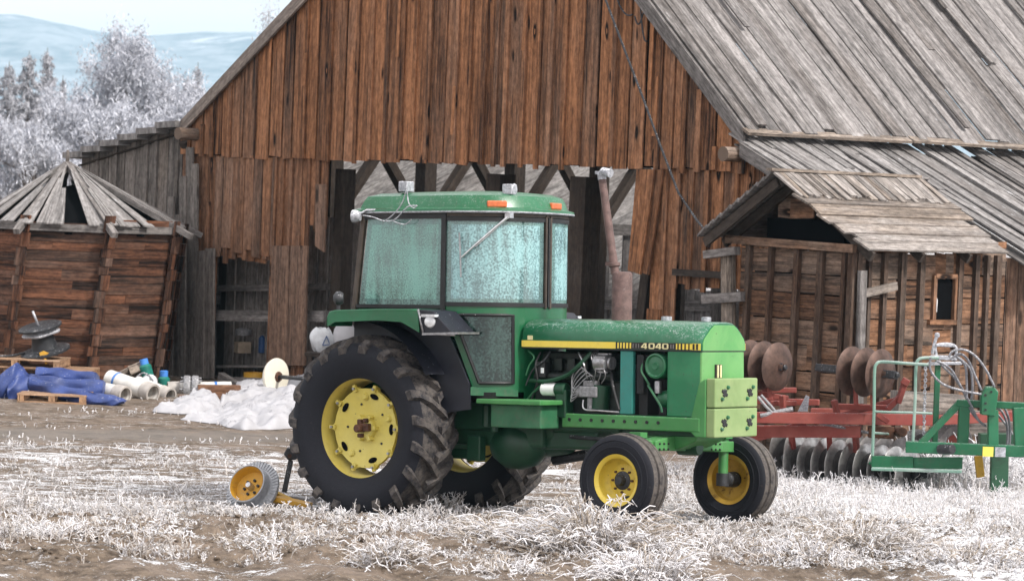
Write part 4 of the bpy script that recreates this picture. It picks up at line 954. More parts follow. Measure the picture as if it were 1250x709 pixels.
tubepx('cable_loop', [(746, 455, -.3), (748, 470), (752, 486), (756, 500)], .015, M['black'])
tubepx('cable_loop', [(640, 492, -.35), (652, 478), (664, 468)], .012, M['greendull'])
tubepx('brake_line', [(645, 428, -.32), (652, 436), (646, 446), (642, 458)], .009, M['greendull'])
# --- radiator bay
b = MB(); b.prism([(2.575, -.355, 1.03), (2.72, -.355, 1.03), (2.72, -.355, 1.615), (2.575, -.355, 1.615)], (0, 1, 0), .05); b.build('side_shield', M['teal'], trac, .01)
b = MB(); b.prism([(2.60, .30, 1.03), (2.72, .30, 1.03), (2.72, .30, 1.615), (2.60, .30, 1.615)], (0, 1, 0), .055); b.prism([(1.48, .30, 1.03), (2.60, .30, 1.03), (2.60, .30, 1.615), (1.48, .30, 1.615)], (0, 1, 0), .03); b.build('side_shield', M['greendark'], trac, .006)
b = MB(); b.box((2.80, 0, 1.30), (.10, .60, .56)); b.box((2.80, -.345, 1.40), (.075, .02, .36)); b.build('radiator', M['core'], trac, .006)
b = MB(); b.box((2.97, 0.02, 1.28), (.08, .5, .5)); b.build('oil_cooler', M['core'], trac)
c = atp(802, 446.5, -.33); b = MB(); b.lathe([(0, -.03), (.03, -.035), (.035, -.025), (.085, -.020), (.10, -.035), (.115, -.03), (.12, .0), (.12, .09)], c, (0, 1, 0), 32); b.build('air_filter_cover', M['greencab'], trac)
c = atp(803, 473, -.31); b = MB(); b.lathe([(0, .06), (.03, .06), (.033, .05), (.033, -.05), (.0, -.055)], c, (0, 0, 1), 14); b.build('drier_bottle', M['steel'], trac)
b = MB(); c = atp(817, 487, -.22); b.lathe([(.0, -.1), (.07, -.09), (.09, 0), (.07, .09), (0, .1)], c, (1, 0, 0), 16); b.build('expansion_bulb', M['greencab'], trac)
tubepx('cooler_line', [(786, 440, -.34), (783, 452), (788, 462), (793, 470, -.33)], .010, M['greendull'])
tubepx('cooler_line', [(791, 470, -.33), (797, 480), (806, 495), (808, 503)], .011, M['greendull'])
b = MB(); b.box((3.02, -.34, 1.015), (.92, .03, .02)); b.build('sill_strip', M['greendull'], trac)
# --- front cowl
b = MB(); b.prism([(3.12, .332, 1.025), (3.47, .332, 1.025), (3.47, .332, 1.625), (3.12, .332, 1.625)], (0, 1, 0), .03)
b.build('grille_side', M['greenside'], trac, .012); b = MB(); b.prism([(3.12, -.362, 1.025), (3.47, -.362, 1.025), (3.47, -.362, 1.625), (3.12, -.362, 1.625)], (0, 1, 0), .03); b.prism([(3.10, -.355, 1.025), (3.20, -.355, 1.025), (3.20, -.355, 1.62), (3.10, -.355, 1.62)], (0, 1, 0), .02)
b.build('grille_side', M['greenside'], trac, .012)
b = MB(); b.prism([(3.45, -.362, 1.0), (3.45, .362, 1.0), (3.45, .34, 1.625), (3.45, -.362, 1.625)], (1, 0, 0), .035); b.build('grille_front', M['nose'], trac, .015)
b = MB(); b.box((3.49, -.10, 1.44), (.016, .11, .125)); b.build('badge_plate', M['decalblack'], trac, .003)
for k in (-1, 1):
    b = MB(); b.box((3.499, -.10 + k * .024, 1.44), (.012, .022, .115)); b.build('badge_bar', M['decalpale'], trac)
# --- bonnet
HH = [(-.365, 1.618), (-.368, 1.70), (-.366, 1.76), (-.345, 1.825), (-.29, 1.868), (-.20, 1.888), (-.08, 1.896)]
HF = [(-.365, 1.618), (-.368, 1.695), (-.352, 1.735), (-.30, 1.79), (-.235, 1.845), (-.17, 1.878), (-.08, 1.888)]
def hsec(x, drop, nar, lowz=None):
    L = []; q = float(sstep(2.9, 3.44, x))
    for (y, z), (y2, z2) in zip(HH, HF):
        y, z = y + (y2 - y) * q, z + (z2 - z) * q
        L.append((y + nar * (1 if y < 0 else -1), z - drop * max(0, (z - 1.70) / .196)))
    L = L + [(-y, z) for y, z in L[::-1]]
    return [(x, y, z if lowz is None else max(z, lowz)) for y, z in L]
b = MB(); A = [hsec(1.452, .01, .01), hsec(1.47, 0, 0), hsec(2.2, -.005, 0), hsec(2.9, .0, 0), hsec(3.2, 0, 0), hsec(3.35, .0, .0), hsec(3.455, .0, .0), hsec(3.478, .012, .008)]
i0 = b.grid(A); n_ = len(A[0]); e = i0 + (len(A) - 1) * n_; b.face([e + q for q in range(n_)]); b.face([i0 + q for q in range(n_)][::-1])
b.build('bonnet', M['green'], trac)
b = MB(); b.prism([(3.476, -.352, 1.626), (3.476, .352, 1.626), (3.476, .350, 1.69), (3.476, .33, 1.73), (3.476, .225, 1.82), (3.476, .16, 1.86), (3.476, -.16, 1.86), (3.476, -.225, 1.82), (3.476, -.33, 1.73), (3.476, -.35, 1.69)], (1, 0, 0), .012); b.build('nose_panel', M['nose'], trac, .004)
b = MB(); b.box((2.47, 0, 1.622), (2.03, .735, .012)); b.build('bonnet_seam', M['black'], trac)
for x, r in ((2.86, .05), (3.30, .045)):
    b = MB(); b.lathe([(0, .05), (r, .048), (r, .01), (r * .8, 0)], (x, -.02, 1.885), (0, 0, 1), 16); b.build('filler_cap', M['frostmetal'], trac)
b = MB(); c = TL(647, 412, -.372); b.box(c, (.055, .006, .04)); b.build('maker_badge', M['decalpale'], trac)
# stripe with bars and numerals on both sides
def stripe(side):
    def px2x(px): return TL(px, 420, -.37)[0]
    y = -.3745 if side < 0 else .3745
    z0, z1 = 1.632, 1.692
    def bar(name, a, bb, m_, lift, q0=z0, q1=z1):
        mb = MB(); d = lift * .002; yy = y - d if side < 0 else y + d
        mb.box(((a + bb) / 2, yy, (q0 + q1) / 2), (abs(bb - a), .003, q1 - q0)); return mb.build(name, m_, trac)
    bar('yellow_stripe', 1.456, px2x(752), M['stripe'], 0); bar('yellow_stripe', px2x(845), px2x(855.5), M['stripe'], 0); bar('black_stripe', px2x(752), px2x(845), M['decalblack'], 0)
    mb = MB()
    def ad(a, bb, q0=z0 + .004, q1=z1 - .004): mb.box(((a + bb) / 2, y + side * .003, (q0 + q1) / 2), (abs(bb - a), .003, q1 - q0))
    for a, c_ in ((754.3, 755.8), (757.6, 759.3), (761.2, 763.2), (765, 767.2), (769.2, 770.8), (825.8, 827.2), (829.4, 831.2), (833.6, 835.8), (838, 840.6), (842.6, 845)): ad(px2x(a), px2x(c_))
    mb.build('stripe_bars', M['stripe'], trac)
    mb = MB()
    for a, c_ in ((850.5, 852.5), (846.8, 847.6)): mb.box(((px2x(a) + px2x(c_)) / 2, y + side * .003, (z0 + z1) / 2), (.02, .003, z1 - z0 - .006))
    mb.build('stripe_bars', M['decalblack'], trac)
    mb = MB()
    for a, c_, in ((773, 773.7), (776.5, 777.4), (779.8, 780.4), (819, 820), (822, 822.8)): ad(px2x(a), px2x(c_), z0 + .01, z1 - .012)
    mb.build('worn_bars', M['pipegrey'], trac)
    # numerals 4040
    st = .0085; gl = [(783.2, 790.6, '4'), (792.4, 799.6, '0'), (800.8, 807.8, '4'), (809, 816.4, '0')]
    if side > 0: gl = [(a, c_, d) for (a, c_, _), (_, _, d) in zip(gl[::-1], gl)]
    for a, c_, dgt in gl:
        xa, xb = px2x(a), px2x(c_); za, zb = z0 + .004, z1 - .004; yy = y + side * .0035; mb = MB()
        def bx(u0, u1, w0, w1): 
            if side > 0: u0, u1 = 1 - u1, 1 - u0
            mb.box((xa + (xb - xa) * (u0 + u1) / 2, yy, za + (zb - za) * (w0 + w1) / 2), ((xb - xa) * (u1 - u0), .003, (zb - za) * (w1 - w0)))
        if dgt == '0': bx(0, .24, .12, .88); bx(.76, 1, .12, .88); bx(.1, .9, .82, 1); bx(.1, .9, 0, .18)
        else:
            bx(.60, .86, 0, 1); bx(0, 1, .20, .38)
            q = lambda u: xa + (xb - xa) * (u if side < 0 else 1 - u)
            f = lambda w_: za + (zb - za) * w_
            mb.prism([(q(.0), yy - .0015, f(.38)), (q(.26), yy - .0015, f(.38)), (q(.72), yy - .0015, f(1)), (q(.50), yy - .0015, f(1))], (0, 1, 0), .003)
        mb.build('numeral', M['decalpale'], trac)
stripe(-1); stripe(1)
# --- front weights
for r_, (za, zb) in enumerate(((.845, 1.108), (1.116, 1.38))):
    b = MB(); b.box((3.578, 0, (za + zb) / 2), (.096, .715, zb - za)); w = b.build('front_weight', M['weight'], trac, .012)
    for y in (-.20, .22):
        b = MB(); c = V((3.628, y, (za + zb) / 2)); b.box(c, (.014, .10, .030), np.array(Matrix.Rotation(-.5, 3, 'X'))); b.box(c + V((0, .0, .0)), (.015, .04, .07), np.array(Matrix.Rotation(-.5, 3, 'X')))
        b.build('hand_slot', M['black'], w, .004)
        for dy, dz in ((-.045, -.055), (.05, .05)):
            b = MB(); b.lathe([(0, .02), (.014, .02), (.020, .0)], c + V((-.002, dy, dz)), (1, 0, 0), 8); b.build('weight_bolt', M['greendull'], w)
b = MB(); b.prism([(3.455, -.365, 1.34), (3.53, -.365, 1.38), (3.53, -.365, .845), (3.42, -.365, .845), (3.32, -.365, .93), (3.36, -.365, .98)], (0, 1, 0), .73); b.build('weight_bracket', M['greenlight'], trac, .01)
# --- cab
SZ0, SZ1 = 2.01, 2.855                                   # glass sill and head
def plan(t, off=0.0):                                    # t in [-1, 1]: front curve from right pillar round the nose to the left pillar
    a = t * math.pi / 2; ct, st = math.cos(a), math.sin(a); p = 2 / 2.35
    return (.80 + (.67 + off) * abs(ct) ** p, (.745 + off) * math.copysign(abs(st) ** p, st))
def band(t0, t1, z0, z1, off=0.0, n=14, nz=1):
    return [[(plan(t0 + (t1 - t0) * k / n, off)[0], plan(t0 + (t1 - t0) * k / n, off)[1], z0 + (z1 - z0) * q / nz) for q in range(nz + 1)] for k in range(n + 1)]
def tpx(px, z):                                          # curve parameter seen at picture column px
    best = min((abs(CX + FPX * ((TM @ V((*plan(t), z)) + TO - CAM) @ RT) / ((TM @ V((*plan(t), z)) + TO - CAM) @ FW) - px), t) for t in np.linspace(-1, .1, 400)); return best[1]
def pane(fn, nu, nv, eu, ev, name, m_in):
    us = [0, eu * .5, eu] + list(np.linspace(eu, 1 - eu, nu)[1:-1]) + [1 - eu, 1 - eu * .5, 1]; vs = [0, ev * .5, ev] + list(np.linspace(ev, 1 - ev, nv)[1:-1]) + [1 - ev, 1 - ev * .5, 1]
    b = MB(); i0 = b.pts([fn(u, v) for u in us for v in vs]); nvv = len(vs)
    for i in range(len(us) - 1):
        for j in range(nvv - 1):
            e = min((us[i] + us[i + 1]) / 2, 1 - (us[i] + us[i + 1]) / 2) < eu or min((vs[j] + vs[j + 1]) / 2, 1 - (vs[j] + vs[j + 1]) / 2) < ev
            b.face((i0 + i * nvv + j, i0 + (i + 1) * nvv + j, i0 + (i + 1) * nvv + j + 1, i0 + i * nvv + j + 1), None, (.5, .3, .5), 1 if e else 0, True)
    return b.build(name, [m_in, M['glassedge']], trac)
for t0, t1 in ((-.985, -.035), (.035, .985)): pane(lambda u, v: (*plan(t0 + (t1 - t0) * u), SZ0 + .03 + (SZ1 - SZ0 - .07) * v), 12, 3, .045, .05, 'windscreen', M['glass2'])
for s in (-1, 1):
    y = .742 * s; pane(lambda u, v: (-.235 + .10 * v + u * (1.005 - .085 * v), y, SZ0 + (SZ1 - .02 - SZ0) * v), 4, 4, .06, .07, 'side_window', M['glass'])
b = MB(); b.prism([(-.27, -.68, SZ0), (-.27, .68, SZ0), (-.165, .68, SZ1 - .02), (-.165, -.68, SZ1 - .02)], (-1, 0, .1), .006); b.build('rear_window', M['glass'], trac)
for s in (-1, 1):
    y = .735 * s; b = MB(); b.beam((-.30, y, SZ0 - .06), (-.185, y, SZ1 + .05), .05, .055, (1, 0, 0)); b.build('rear_post', M['post'], trac, .01)
b = MB()
for s in (-1, 1):
    y = .735 * s
    b.beam((.80, y, SZ0 - .05), (.805, y, SZ1 + .05), .055, .055, (1, 0, 0)); b.beam((-.26, y, SZ0 - .012), (.8, y, SZ0 - .012), .05, .035); b.beam((-.17, y, SZ1), (.80, y, SZ1), .05, .045)
b.beam((-.285, -.72, SZ0 - .01), (-.285, .72, SZ0 - .01), .05, .04); b.beam((-.175, -.72, SZ1), (-.175, .72, SZ1), .05, .05)
for z0, z1, o_ in ((SZ0 - .005, SZ0 + .035, .012), (SZ1 - .045, SZ1 - .005, .012)):
    b.grid(band(-1, 1, z0, z1, o_, 40), smooth=True); b.grid(band(-1, 1, z0, z1, -.012, 40)); b.grid([[(*plan(-1 + k / 20, o_), z1), (*plan(-1 + k / 20, -.012), z1)] for k in range(41)]); b.grid([[(*plan(-1 + k / 20, o_), z0), (*plan(-1 + k / 20, -.012), z0)] for k in range(41)])
b.build('window_frame', M['black'], trac)
b = MB()
for t in (-.018, .018): x, y = plan(t, .004); b.beam((x, y, SZ0 - .02), (x, y, SZ1 + .02), .028, .03, (1, 0, 0))
b.build('front_post', M['post'], trac, .006)
b = MB(); x, y = plan(0, .006); b.beam((x + .004, y, SZ0), (x + .004, y, SZ1), .022, .022, (1, 0, 0)); b.build('post_seal', M['black'], trac)
b = MB(); b.grid(band(-1, 1, SZ1, SZ1 + .085, .008, 40)); b.box((.31, 0, SZ1 + .045), (.96, 1.50, .07)); b.build('head_band', M['post'], trac)
# lower cab skin with the slanted lower window
b = MB(); ZL = 1.20
tw = [tpx(p_, 1.7) for p_ in (553.8, 585.4, 625.7)]
def front(t, z, off=0.0): x, y = plan(t, off); return (x, y, z)
nA = 12
def lx(z):                                               # left edge of the lower skin leans forward going down
    return -1 + max(0, (1.97 - z) / (1.97 - 1.22)) * (tpx(578, 1.3) + 1)
A = [[front(lx(z) + (tpx(640, 1.6) - lx(z)) * k / nA, z, .0) for k in range(nA + 1)] for z in np.linspace(ZL, SZ0 - .005, 8)]
b.grid(A); A = [[front(tpx(640, 1.6) + (.99 - tpx(640, 1.6)) * k / 16, z) for k in range(17)] for z in (1.05, SZ0 - .005)]; b.grid(A)
b.box((.28, .72, 1.6), (1.04, .03, .82)); b.box((-.27, 0, 1.6), (.03, 1.44, .82))
b.build('lower_cab_panel', M['greencab'], trac)
def tri(off): return [[front(tpx(pl_, zz) * (1 - k / 8) + tpx(625.7, zz) * k / 8, zc, off) for k in range(9)] for pl_, zz, zc in ((585.4, 1.3, 1.285), (577.5, 1.47, 1.45), (569.6, 1.64, 1.61), (561.7, 1.8, 1.77), (553.8, 1.9, 1.925))]
b = MB(); T_ = tri(.012); b.grid(T_); b.build('lower_window', M['glassdark'], trac)
b = MB()
edge = T_[0] + [r[-1] for r in T_[1:]] + T_[-1][::-1][1:] + [r[0] for r in T_[::-1]][1:]
b.tube(edge, .017, 6, caps=False); b.build('lower_window_seal', M['black'], trac)
b = MB(); b.prism([front(tpx(553, 1.9), 1.93, -.03), front(tpx(626, 1.9), 1.93, -.03), front(tpx(626, 1.3), 1.28, -.03), front(tpx(586, 1.3), 1.28, -.03)], (-.6, .8, 0), .01); b.build('footwell', M['navy'], trac)
b = MB(); b.box((.55, 0, 1.16), (1.5, 1.3, .08)); b.build('cab_floor', M['black'], trac)
b = MB(); b.prism([(1.14, -.745, 1.25), (1.44, -.40, 1.22), (1.44, -.40, 1.16), (1.14, -.745, 1.17)], (-.5, .5, 0), .04); b.build('floor_edge', M['greendull'], trac)
# roof
def roofring(off, z, zr=None):
    L = []
    for k in range(33):
        t = -1 + k / 16; x, y = plan(t, off); L.append((x, y, z + .012 * (1 - abs(t)) * 0))
    L.append((-.27 - off * 1.0, .70 + off, z)); 
    for k in range(1, 8): L.append((-.29 - off * 1.05, (.70 + off) * (1 - 2 * k / 8), z))
    L.append((-.27 - off * 1.0, -.70 - off, z)); return L
b = MB(); A = [roofring(-.06, 2.895), roofring(.045, 2.895), roofring(.06, 2.905), roofring(.057, 2.925), roofring(.0, 2.942), roofring(-.025, 3.01), roofring(-.05, 3.055), roofring(-.14, 3.085), roofring(-.35, 3.105), roofring(-.55, 3.11)]
i0 = b.grid(A, close=True); n_ = len(A[0]); e = i0 + (len(A) - 1) * n_; b.face([e + q for q in range(n_)], None, (.5, .3, .5), 0, True); b.face([i0 + q for q in range(n_)][::-1])
b.build('cab_roof', M['greencab'], trac)
b = MB(); A = [roofring(.05, 2.885), roofring(.063, 2.892), roofring(.063, 2.902), roofring(.05, 2.91)]; b.grid(A, close=True); b.build('roof_seal', M['frostmetal'], trac)
for px, py in ((607, 245), (682, 247.5)):
    t = tpx(px, 3.0) if px < 670 else .10; x, y = plan(t, -.02); a = math.atan2(y, (x - .8) * 1.1) if t < 0 else .12; b = MB(); b.box((x, y, 2.972), (.05, .19, .062), np.array(Matrix.Rotation(a, 3, 'Z'))); b.build('marker_light', M['amber'], trac, .012)
def worklight(p, yaw, mat=M['frostmetal'], r=.055, back=.10):
    d = V((math.cos(yaw), math.sin(yaw), 0)); b = MB(); b.box(p, (.10, .12, .10), np.array(Matrix.Rotation(yaw, 3, 'Z'))); b.tube([p - V((0, 0, .05)), p - V((0, 0, .10))], .015, 6); b.lathe([(0, .062), (.052, .06), (.058, .05)], p, d, 16); b.build('work_light', mat, trac, .01)
worklight(TL(496, 228, -.55) , math.pi, M['frostmetal']); worklight(TL(622, 231.5, -.35), .2, M['frostmetal'])
p = TL(434, 264, -.82); b = MB(); b.lathe([(0, -.06), (.045, -.05), (.062, 0), (.06, .03), (0, .035)], p, (-.9, -.3, 0), 18); b.tube([p, p + V((.1, .05, .06)), p + V((.2, .06, .06))], .012, 6); b.build('work_light', M['frostmetal'], trac)
def wirepx(L, y, r=.006): tubepx('wire', [(q[0], q[1], y) for q in L], r, M['frostmetal'], seg=5)
wirepx([(443, 263), (455, 265), (470, 270), (482, 268), (492, 258), (499, 252), (509, 251)], -.85); wirepx([(496, 232), (492, 245), (487, 254), (480, 262), (470, 270)], -.87); wirepx([(497, 234), (499, 248), (505, 254), (509, 251)], -.87); wirepx([(480, 270), (494, 274), (502, 268)], -.80, .005)
# wiper on the windscreen
def onscreen(px, py, off=.05): t = tpx(px, 2.4); x, y = plan(t, off); p = TL(px, py, y); return V((x, y, p[2]))
b = MB(); b.tube([onscreen(619, 263.5, .06), onscreen(600, 281), onscreen(582, 298), onscreen(565, 314, .035)], [.016, .013, .011, .009], 6); b.tube([onscreen(617, 266.5, .06), onscreen(599, 284), onscreen(581, 301)], .006, 5); b.box(onscreen(619, 263, .05), (.06, .06, .05)); b.build('wiper_arm', M['chrome'], trac)
b = MB(); b.tube([onscreen(561.5, 284, .03), onscreen(563, 310, .03), onscreen(564, 338, .03)], .009, 5); b.build('wiper_blade', M['steel'], trac)
# seat and wheel inside
b = MB(); b.box((.25, 0, 1.62), (.5, .52, .12)); b.box((.0, 0, 1.98), (.12, .5, .66), np.array(Matrix.Rotation(-.15, 3, 'Y'))); b.box((.25, 0, 1.35), (.35, .35, .45)); b.build('seat', M['black'], trac, .04)
b = MB(); A = []
c = V((.86, .0, 2.02)); u = V((0, 1, 0)); v = nrm((-.55, 0, .83)); b.tube([c + u * .2 * math.cos(q) + v * .2 * math.sin(q) for q in np.linspace(0, 2 * math.pi, 25)], .014, 6, caps=False); b.tube([c - v * 0, c + V((.25, 0, -.55))], .03, 8); b.tube([c - u * .2, c + u * .2], .01, 6); b.build('steering_wheel', M['black'], trac)
# fenders
def fender(s):
    y0, y1 = .76 * s, 1.13 * s
    top = [(-.315, 1.90), (-.29, 1.94), (-.22, 1.955), (.3, 1.972), (.72, 1.975), (.80, 1.972)]
    b = MB(); pr = top + [(.80, 1.972)]
    A = [[(x, y, z) for x, z in top] for y in (y0, y1 * .99, y1)]
    A[2] = [(x, y1, z - .02) for x, z in top]
    b.grid(A)
    # deep front and shallow side lip
    lip = [(-.315, 1.80), (-.29, 1.805), (-.22, 1.84), (.3, 1.862), (.60, 1.85), (.82, 1.755)]
    b.grid([[(x, y1, z - .02) for x, z in top], [(x, y1, z) for x, z in lip]], smooth=False)
    b.grid([[(-.315, y0, 1.90), (-.315, y1, 1.88)], [(-.315, y0, 1.80), (-.315, y1, 1.80)]], smooth=False)
    b.build('fender', M['greencab'], trac, 0, None, ) if False else b.build('fender', M['greencab'], trac, 0, .012)
    b = MB(); b.prism([(-.28, y0, 1.93), (.76, y0, 1.955), (1.13, y0, 1.28), (1.15, y0, 1.04), (.86, y0, 1.0), (.30, y0, 1.1), (-.28, y0, 1.5)], (0, -s, 0), .02)
    arc = [(.98 * math.cos(q), .83 + 1.02 * math.sin(q)) for q in np.linspace(.55, 1.5, 14)]
    b.grid([[(x, y0, z) for x, z in arc], [(x, y1 * .93, z) for x, z in arc]])
    b.build('wheel_well', M['navy'], trac)
    # lamp housing on the fender nose
    a = [(.81, 1.972), (.98, 1.955), (1.19, 1.775), (1.25, 1.752), (1.25, 1.735), (.875, 1.745)]
    b = MB(); b.prism([(x, y1 - .0 * s, z) for x, z in a], (0, -s, 0), .36); b.build('lamp_housing', M['navy'], trac, .01)
    b = MB(); L = [V((x, y1 + .006 * s, z)) for x, z in a]; b.tube([L[0], L[5]], .011, 6); b.tube([L[5], L[4]], .010, 6); b.plank(V((.87, y1 + .02 * s, 1.73)), V((.87, y1 - .3 * s, 1.73)), V((1.30, y1 - .3 * s, 1.745)), V((1.30, y1 + .02 * s, 1.745)), (0, 0, 1), .02); b.build('lamp_frame', M['steel'], trac)
    b = MB(); c = V((.955, y1 + .0 * s, 1.858)); b.lathe([(0, .04), (.05, .03), (.062, .0), (.05, -.05)], c, (.35, s, 0), 18); b.box(c + V((.0, .012 * s, .055)), (.16, .06, .025)); b.build('fender_lamp', M['lamp'], trac)
fender(-1); fender(1)
p = TL(413.5, 364, -1.0); b = MB(); b.lathe([(0, -.05), (.05, -.045), (.068, -.01), (.065, .025), (.03, .05), (0, .055)], p, (-.8, -.55, 0), 20); b.tube([p - V((0, 0, .05)), p - V((0, 0, .13))], .02, 8); b.build('rear_lamp', M['ironblack'], trac)
# exhaust
c0, c1 = TL(760, 388, -.1), TL(760, 333, -.1); c0[0] = c1[0] = 2.41
b = MB(); b.lathe([(.0, c1[2] + .012), (.07, c1[2] + .01), (.090, c1[2]), (.096, c1[2] - .015), (.096, 1.88)], (2.41, -.1, 0), (0, 0, 1), 24); b.build('muffler', M['exhaust'], trac)
p0, p1 = TL(751, 330, -.1), TL(735, 218, -.1); b = MB(); b.tube([p0 - V((0, 0, .03)), p1], [.041, .036], 14); b.lathe([(.043, -.02), (.055, -.015), (.055, .015), (.043, .02)], p0 + (p1 - p0) * .06, p1 - p0, 14); b.box(p0 + V((-.05, -.02, .06)), (.07, .04, .035)); b.build('exhaust_pipe', M['exhaust'], trac)
b = MB(); b.tube([p1 + V((0, 0, -.01)), p1 + V((-.005, 0, .04)), p1 + V((.02, -.01, .065)), p1 + V((.11, -.02, .045))], [.040, .041, .040, .042], 12); b.box(p1 + V((-.04, 0, .055)), (.06, .04, .03)); b.build('rain_elbow', M['frostmetal'], trac)
# ------------------------------------------------------------------ disc harrow
def spx(pts, n=5):
    out = []; k_ = len(pts)
    for k in range(k_ - 1):
        p0, p1, p2, p3 = pts[max(0, k - 1)], pts[k], pts[k + 1], pts[min(k_ - 1, k + 2)]
        for t in np.linspace(0, 1, n, endpoint=False): out.append(.5 * ((2 * p1) + (p2 - p0) * t + (2 * p0 - 5 * p1 + 4 * p2 - p3) * t * t + (-p0 + 3 * p1 - 3 * p2 + p3) * t ** 3))
    return out + [pts[-1]]
HO = np.array([3.9, 35.6, -.06])
har = empty('disc_harrow', HO, 'red disc harrow with rusty folded wing discs standing before the shed', 'harrow')
def hp(px, py, Y): return P(px, py, Y) - HO
AX = nrm((.78, -.62, -.02)); AXU = nrm((.72, -.69, -.01))
def disc(c, ax, R, m_in, m_out, name='disc', hub=None):
    b = MB(); n = 40
    b.lathe([(0, .055), (R * .3, .05), (R * .62, .032), (R * .985, 0), (R, -.004), (R * .985, -.008), (R * .62, .026), (R * .3, .044), (0, .048)], c, ax, n, mats=[0, 0, 1, 1, 1, 1, 0, 0])
    b.lathe([(0, .10), (.05, .10), (.055, .05)], c, ax, 12, mat=0)
    return b.build(name, [m_in, m_out], har)
c0 = hp(973, 561, 35.75)
for k in range(9): disc(c0 + AX * (.187 * k), AX, .29, M['discgrey'], M['discgrey2'])
b = MB(); b.tube([c0 - AX * .2, c0 + AX * 1.75], .035, 10)
for k in range(9): b.tube([c0 + AX * (.187 * k + .03), c0 + AX * (.187 * k + .15)], .06, 10)
b.build('gang_axle', M['ironblack'], har)
c1 = hp(956, 548, 36.9)
for k in range(10): disc(c1 + AX * (.2 * k), AX, .29, M['discgrey'], M['discgrey'])
for cx, cy, Y, nd in ((949, 447.5, 35.2, 3), (1075, 456, 34.7, 3)):
    c = hp(cx, cy, Y)
    for k in range(nd): disc(c - AXU * (.205 * k), AXU, .278, M['discrust'], M['discrust'], 'wing_disc')
    b = MB(); b.beam(c - AXU * .9, c + AXU * (.10 if cx < 1000 else .22), .085, .085, (0, .3, 1)); b.lathe([(0, .02), (.028, .02), (.03, 0)], c + AXU * (.11 if cx < 1000 else .23), AXU, 12)
    b.build('wing_axle', M['ironblack'], har, .008)
    for dx in (-.12, -.36):
        b = MB(); q = c + AXU * dx; b.beam(q + V((0, 0, -.02)), q + V((.03, .02, -.38)), .05, .07, (0, 1, 0)); b.build('gang_hanger', M['red'], har, .006)
def rbeam(name, px0, py0, Y0, px1, py1, Y1, w, h, mat='red'):
    b = MB(); b.beam(hp(px0, py0, Y0), hp(px1, py1, Y1), w, h); return b.build(name, M[mat], har, .008)
rbeam('frame_bar', 880, 508.5, 35.1, 1054, 511, 34.9, .11, .125); rbeam('frame_bar', 870, 526, 35.4, 1051, 526.5, 35.0, .11, .135)
rbeam('frame_bar', 1050, 511, 34.9, 1136, 512, 35.8, .11, .13); rbeam('frame_bar', 1130, 513, 36.6, 1262, 506, 37.0, .11, .12)
rbeam('cross_bar', 902, 538, 35.3, 985, 518, 35.2, .09, .10); rbeam('frame_bar', 990, 503, 37.2, 1140, 505, 36.9, .1, .1)
rbeam('frame_bar', 915, 489, 36.2, 1000, 491, 36.0, .09, .07); rbeam('wing_bar', 1020, 496, 35.6, 1085, 498, 35.2, .08, .07); rbeam('wing_bar', 1016, 510, 35.9, 1098, 487, 35.2, .07, .06)
for px0, py0, px1, py1, Y in ((1018, 488, 1022, 505, 35.2), (1096, 492, 1104, 468, 34.9), (1083, 500, 1098, 484, 34.9), (1070, 505, 1084, 515, 34.8), (955, 482, 956, 500, 35.3), (1044, 530, 1046, 552, 35.2), (1012, 530, 1013, 550, 35.4), (966, 528, 968, 548, 35.6), (925, 480, 962, 486, 35.5), (940, 492, 972, 492, 35.4), (930, 476, 972, 476, 35.6)):
    rbeam('bracket', px0, py0, Y, px1, py1, Y + .03, .06, .06)
b = MB(); c = hp(1105, 466, 34.9); b.box(c, (.09, .06, .08), np.array(Matrix.Rotation(.5, 3, 'Y'))); b.build('stop_block', M['red'], har, .01)
for L, r, m_ in (([(925, 484), (935, 496), (945, 506)], .018, 'frostmetal2'), ([(929, 482), (940, 494), (950, 506)], .015, 'frostmetal2'), ([(928, 507), (948, 503), (968, 499)], .028, 'frostmetal2'), ([(1000, 516), (1030, 522), (1060, 528)], .016, 'hose')):
    b = MB(); b.tube([hp(px, py, 35.0) for px, py in L], r, 8); b.build('cylinder_rod', M[m_], har)
b = MB(); b.prism([hp(974, 502, 35.2), hp(986, 502, 35.2), hp(988, 484, 35.2), hp(984, 482, 35.2)], (0, 1, 0), .02); b.build('scraper_plate', M['frostmetal'], har)
b = MB(); b.prism([hp(1060, 520, 35.0), hp(1092, 521, 35.0), hp(1092, 536, 35.0), hp(1060, 534, 35.0)], (0, 1, 0), .10); b.tube([hp(1102, 527, 34.8), hp(1096, 527, 35.2)], .055, 12); b.build('bearing_box', M['rust'], har, .01)
for px, py, Y, rr in ((1160, 545, 37.0, .30), (1120, 552, 37.2, .28)):
    b = MB(); t = [(rr * .52, -.09), (rr * .6, -.105), (rr * .86, -.11), (rr * .97, -.07), (rr, 0), (rr * .97, .07), (rr * .86, .11), (rr * .6, .105), (rr * .52, .09)]
    c = hp(px, py, Y); b.lathe(t, c, (.5, -.86, 0), 32); w = b.build('transport_wheel', M['tread2'], har); b = MB(); b.lathe([(rr * .53, .09), (rr * .45, .05), (.05, .02), (.04, .08), (0, .08)], c, (.5, -.86, 0), 24); b.build('wheel_rim', M['red'], w)

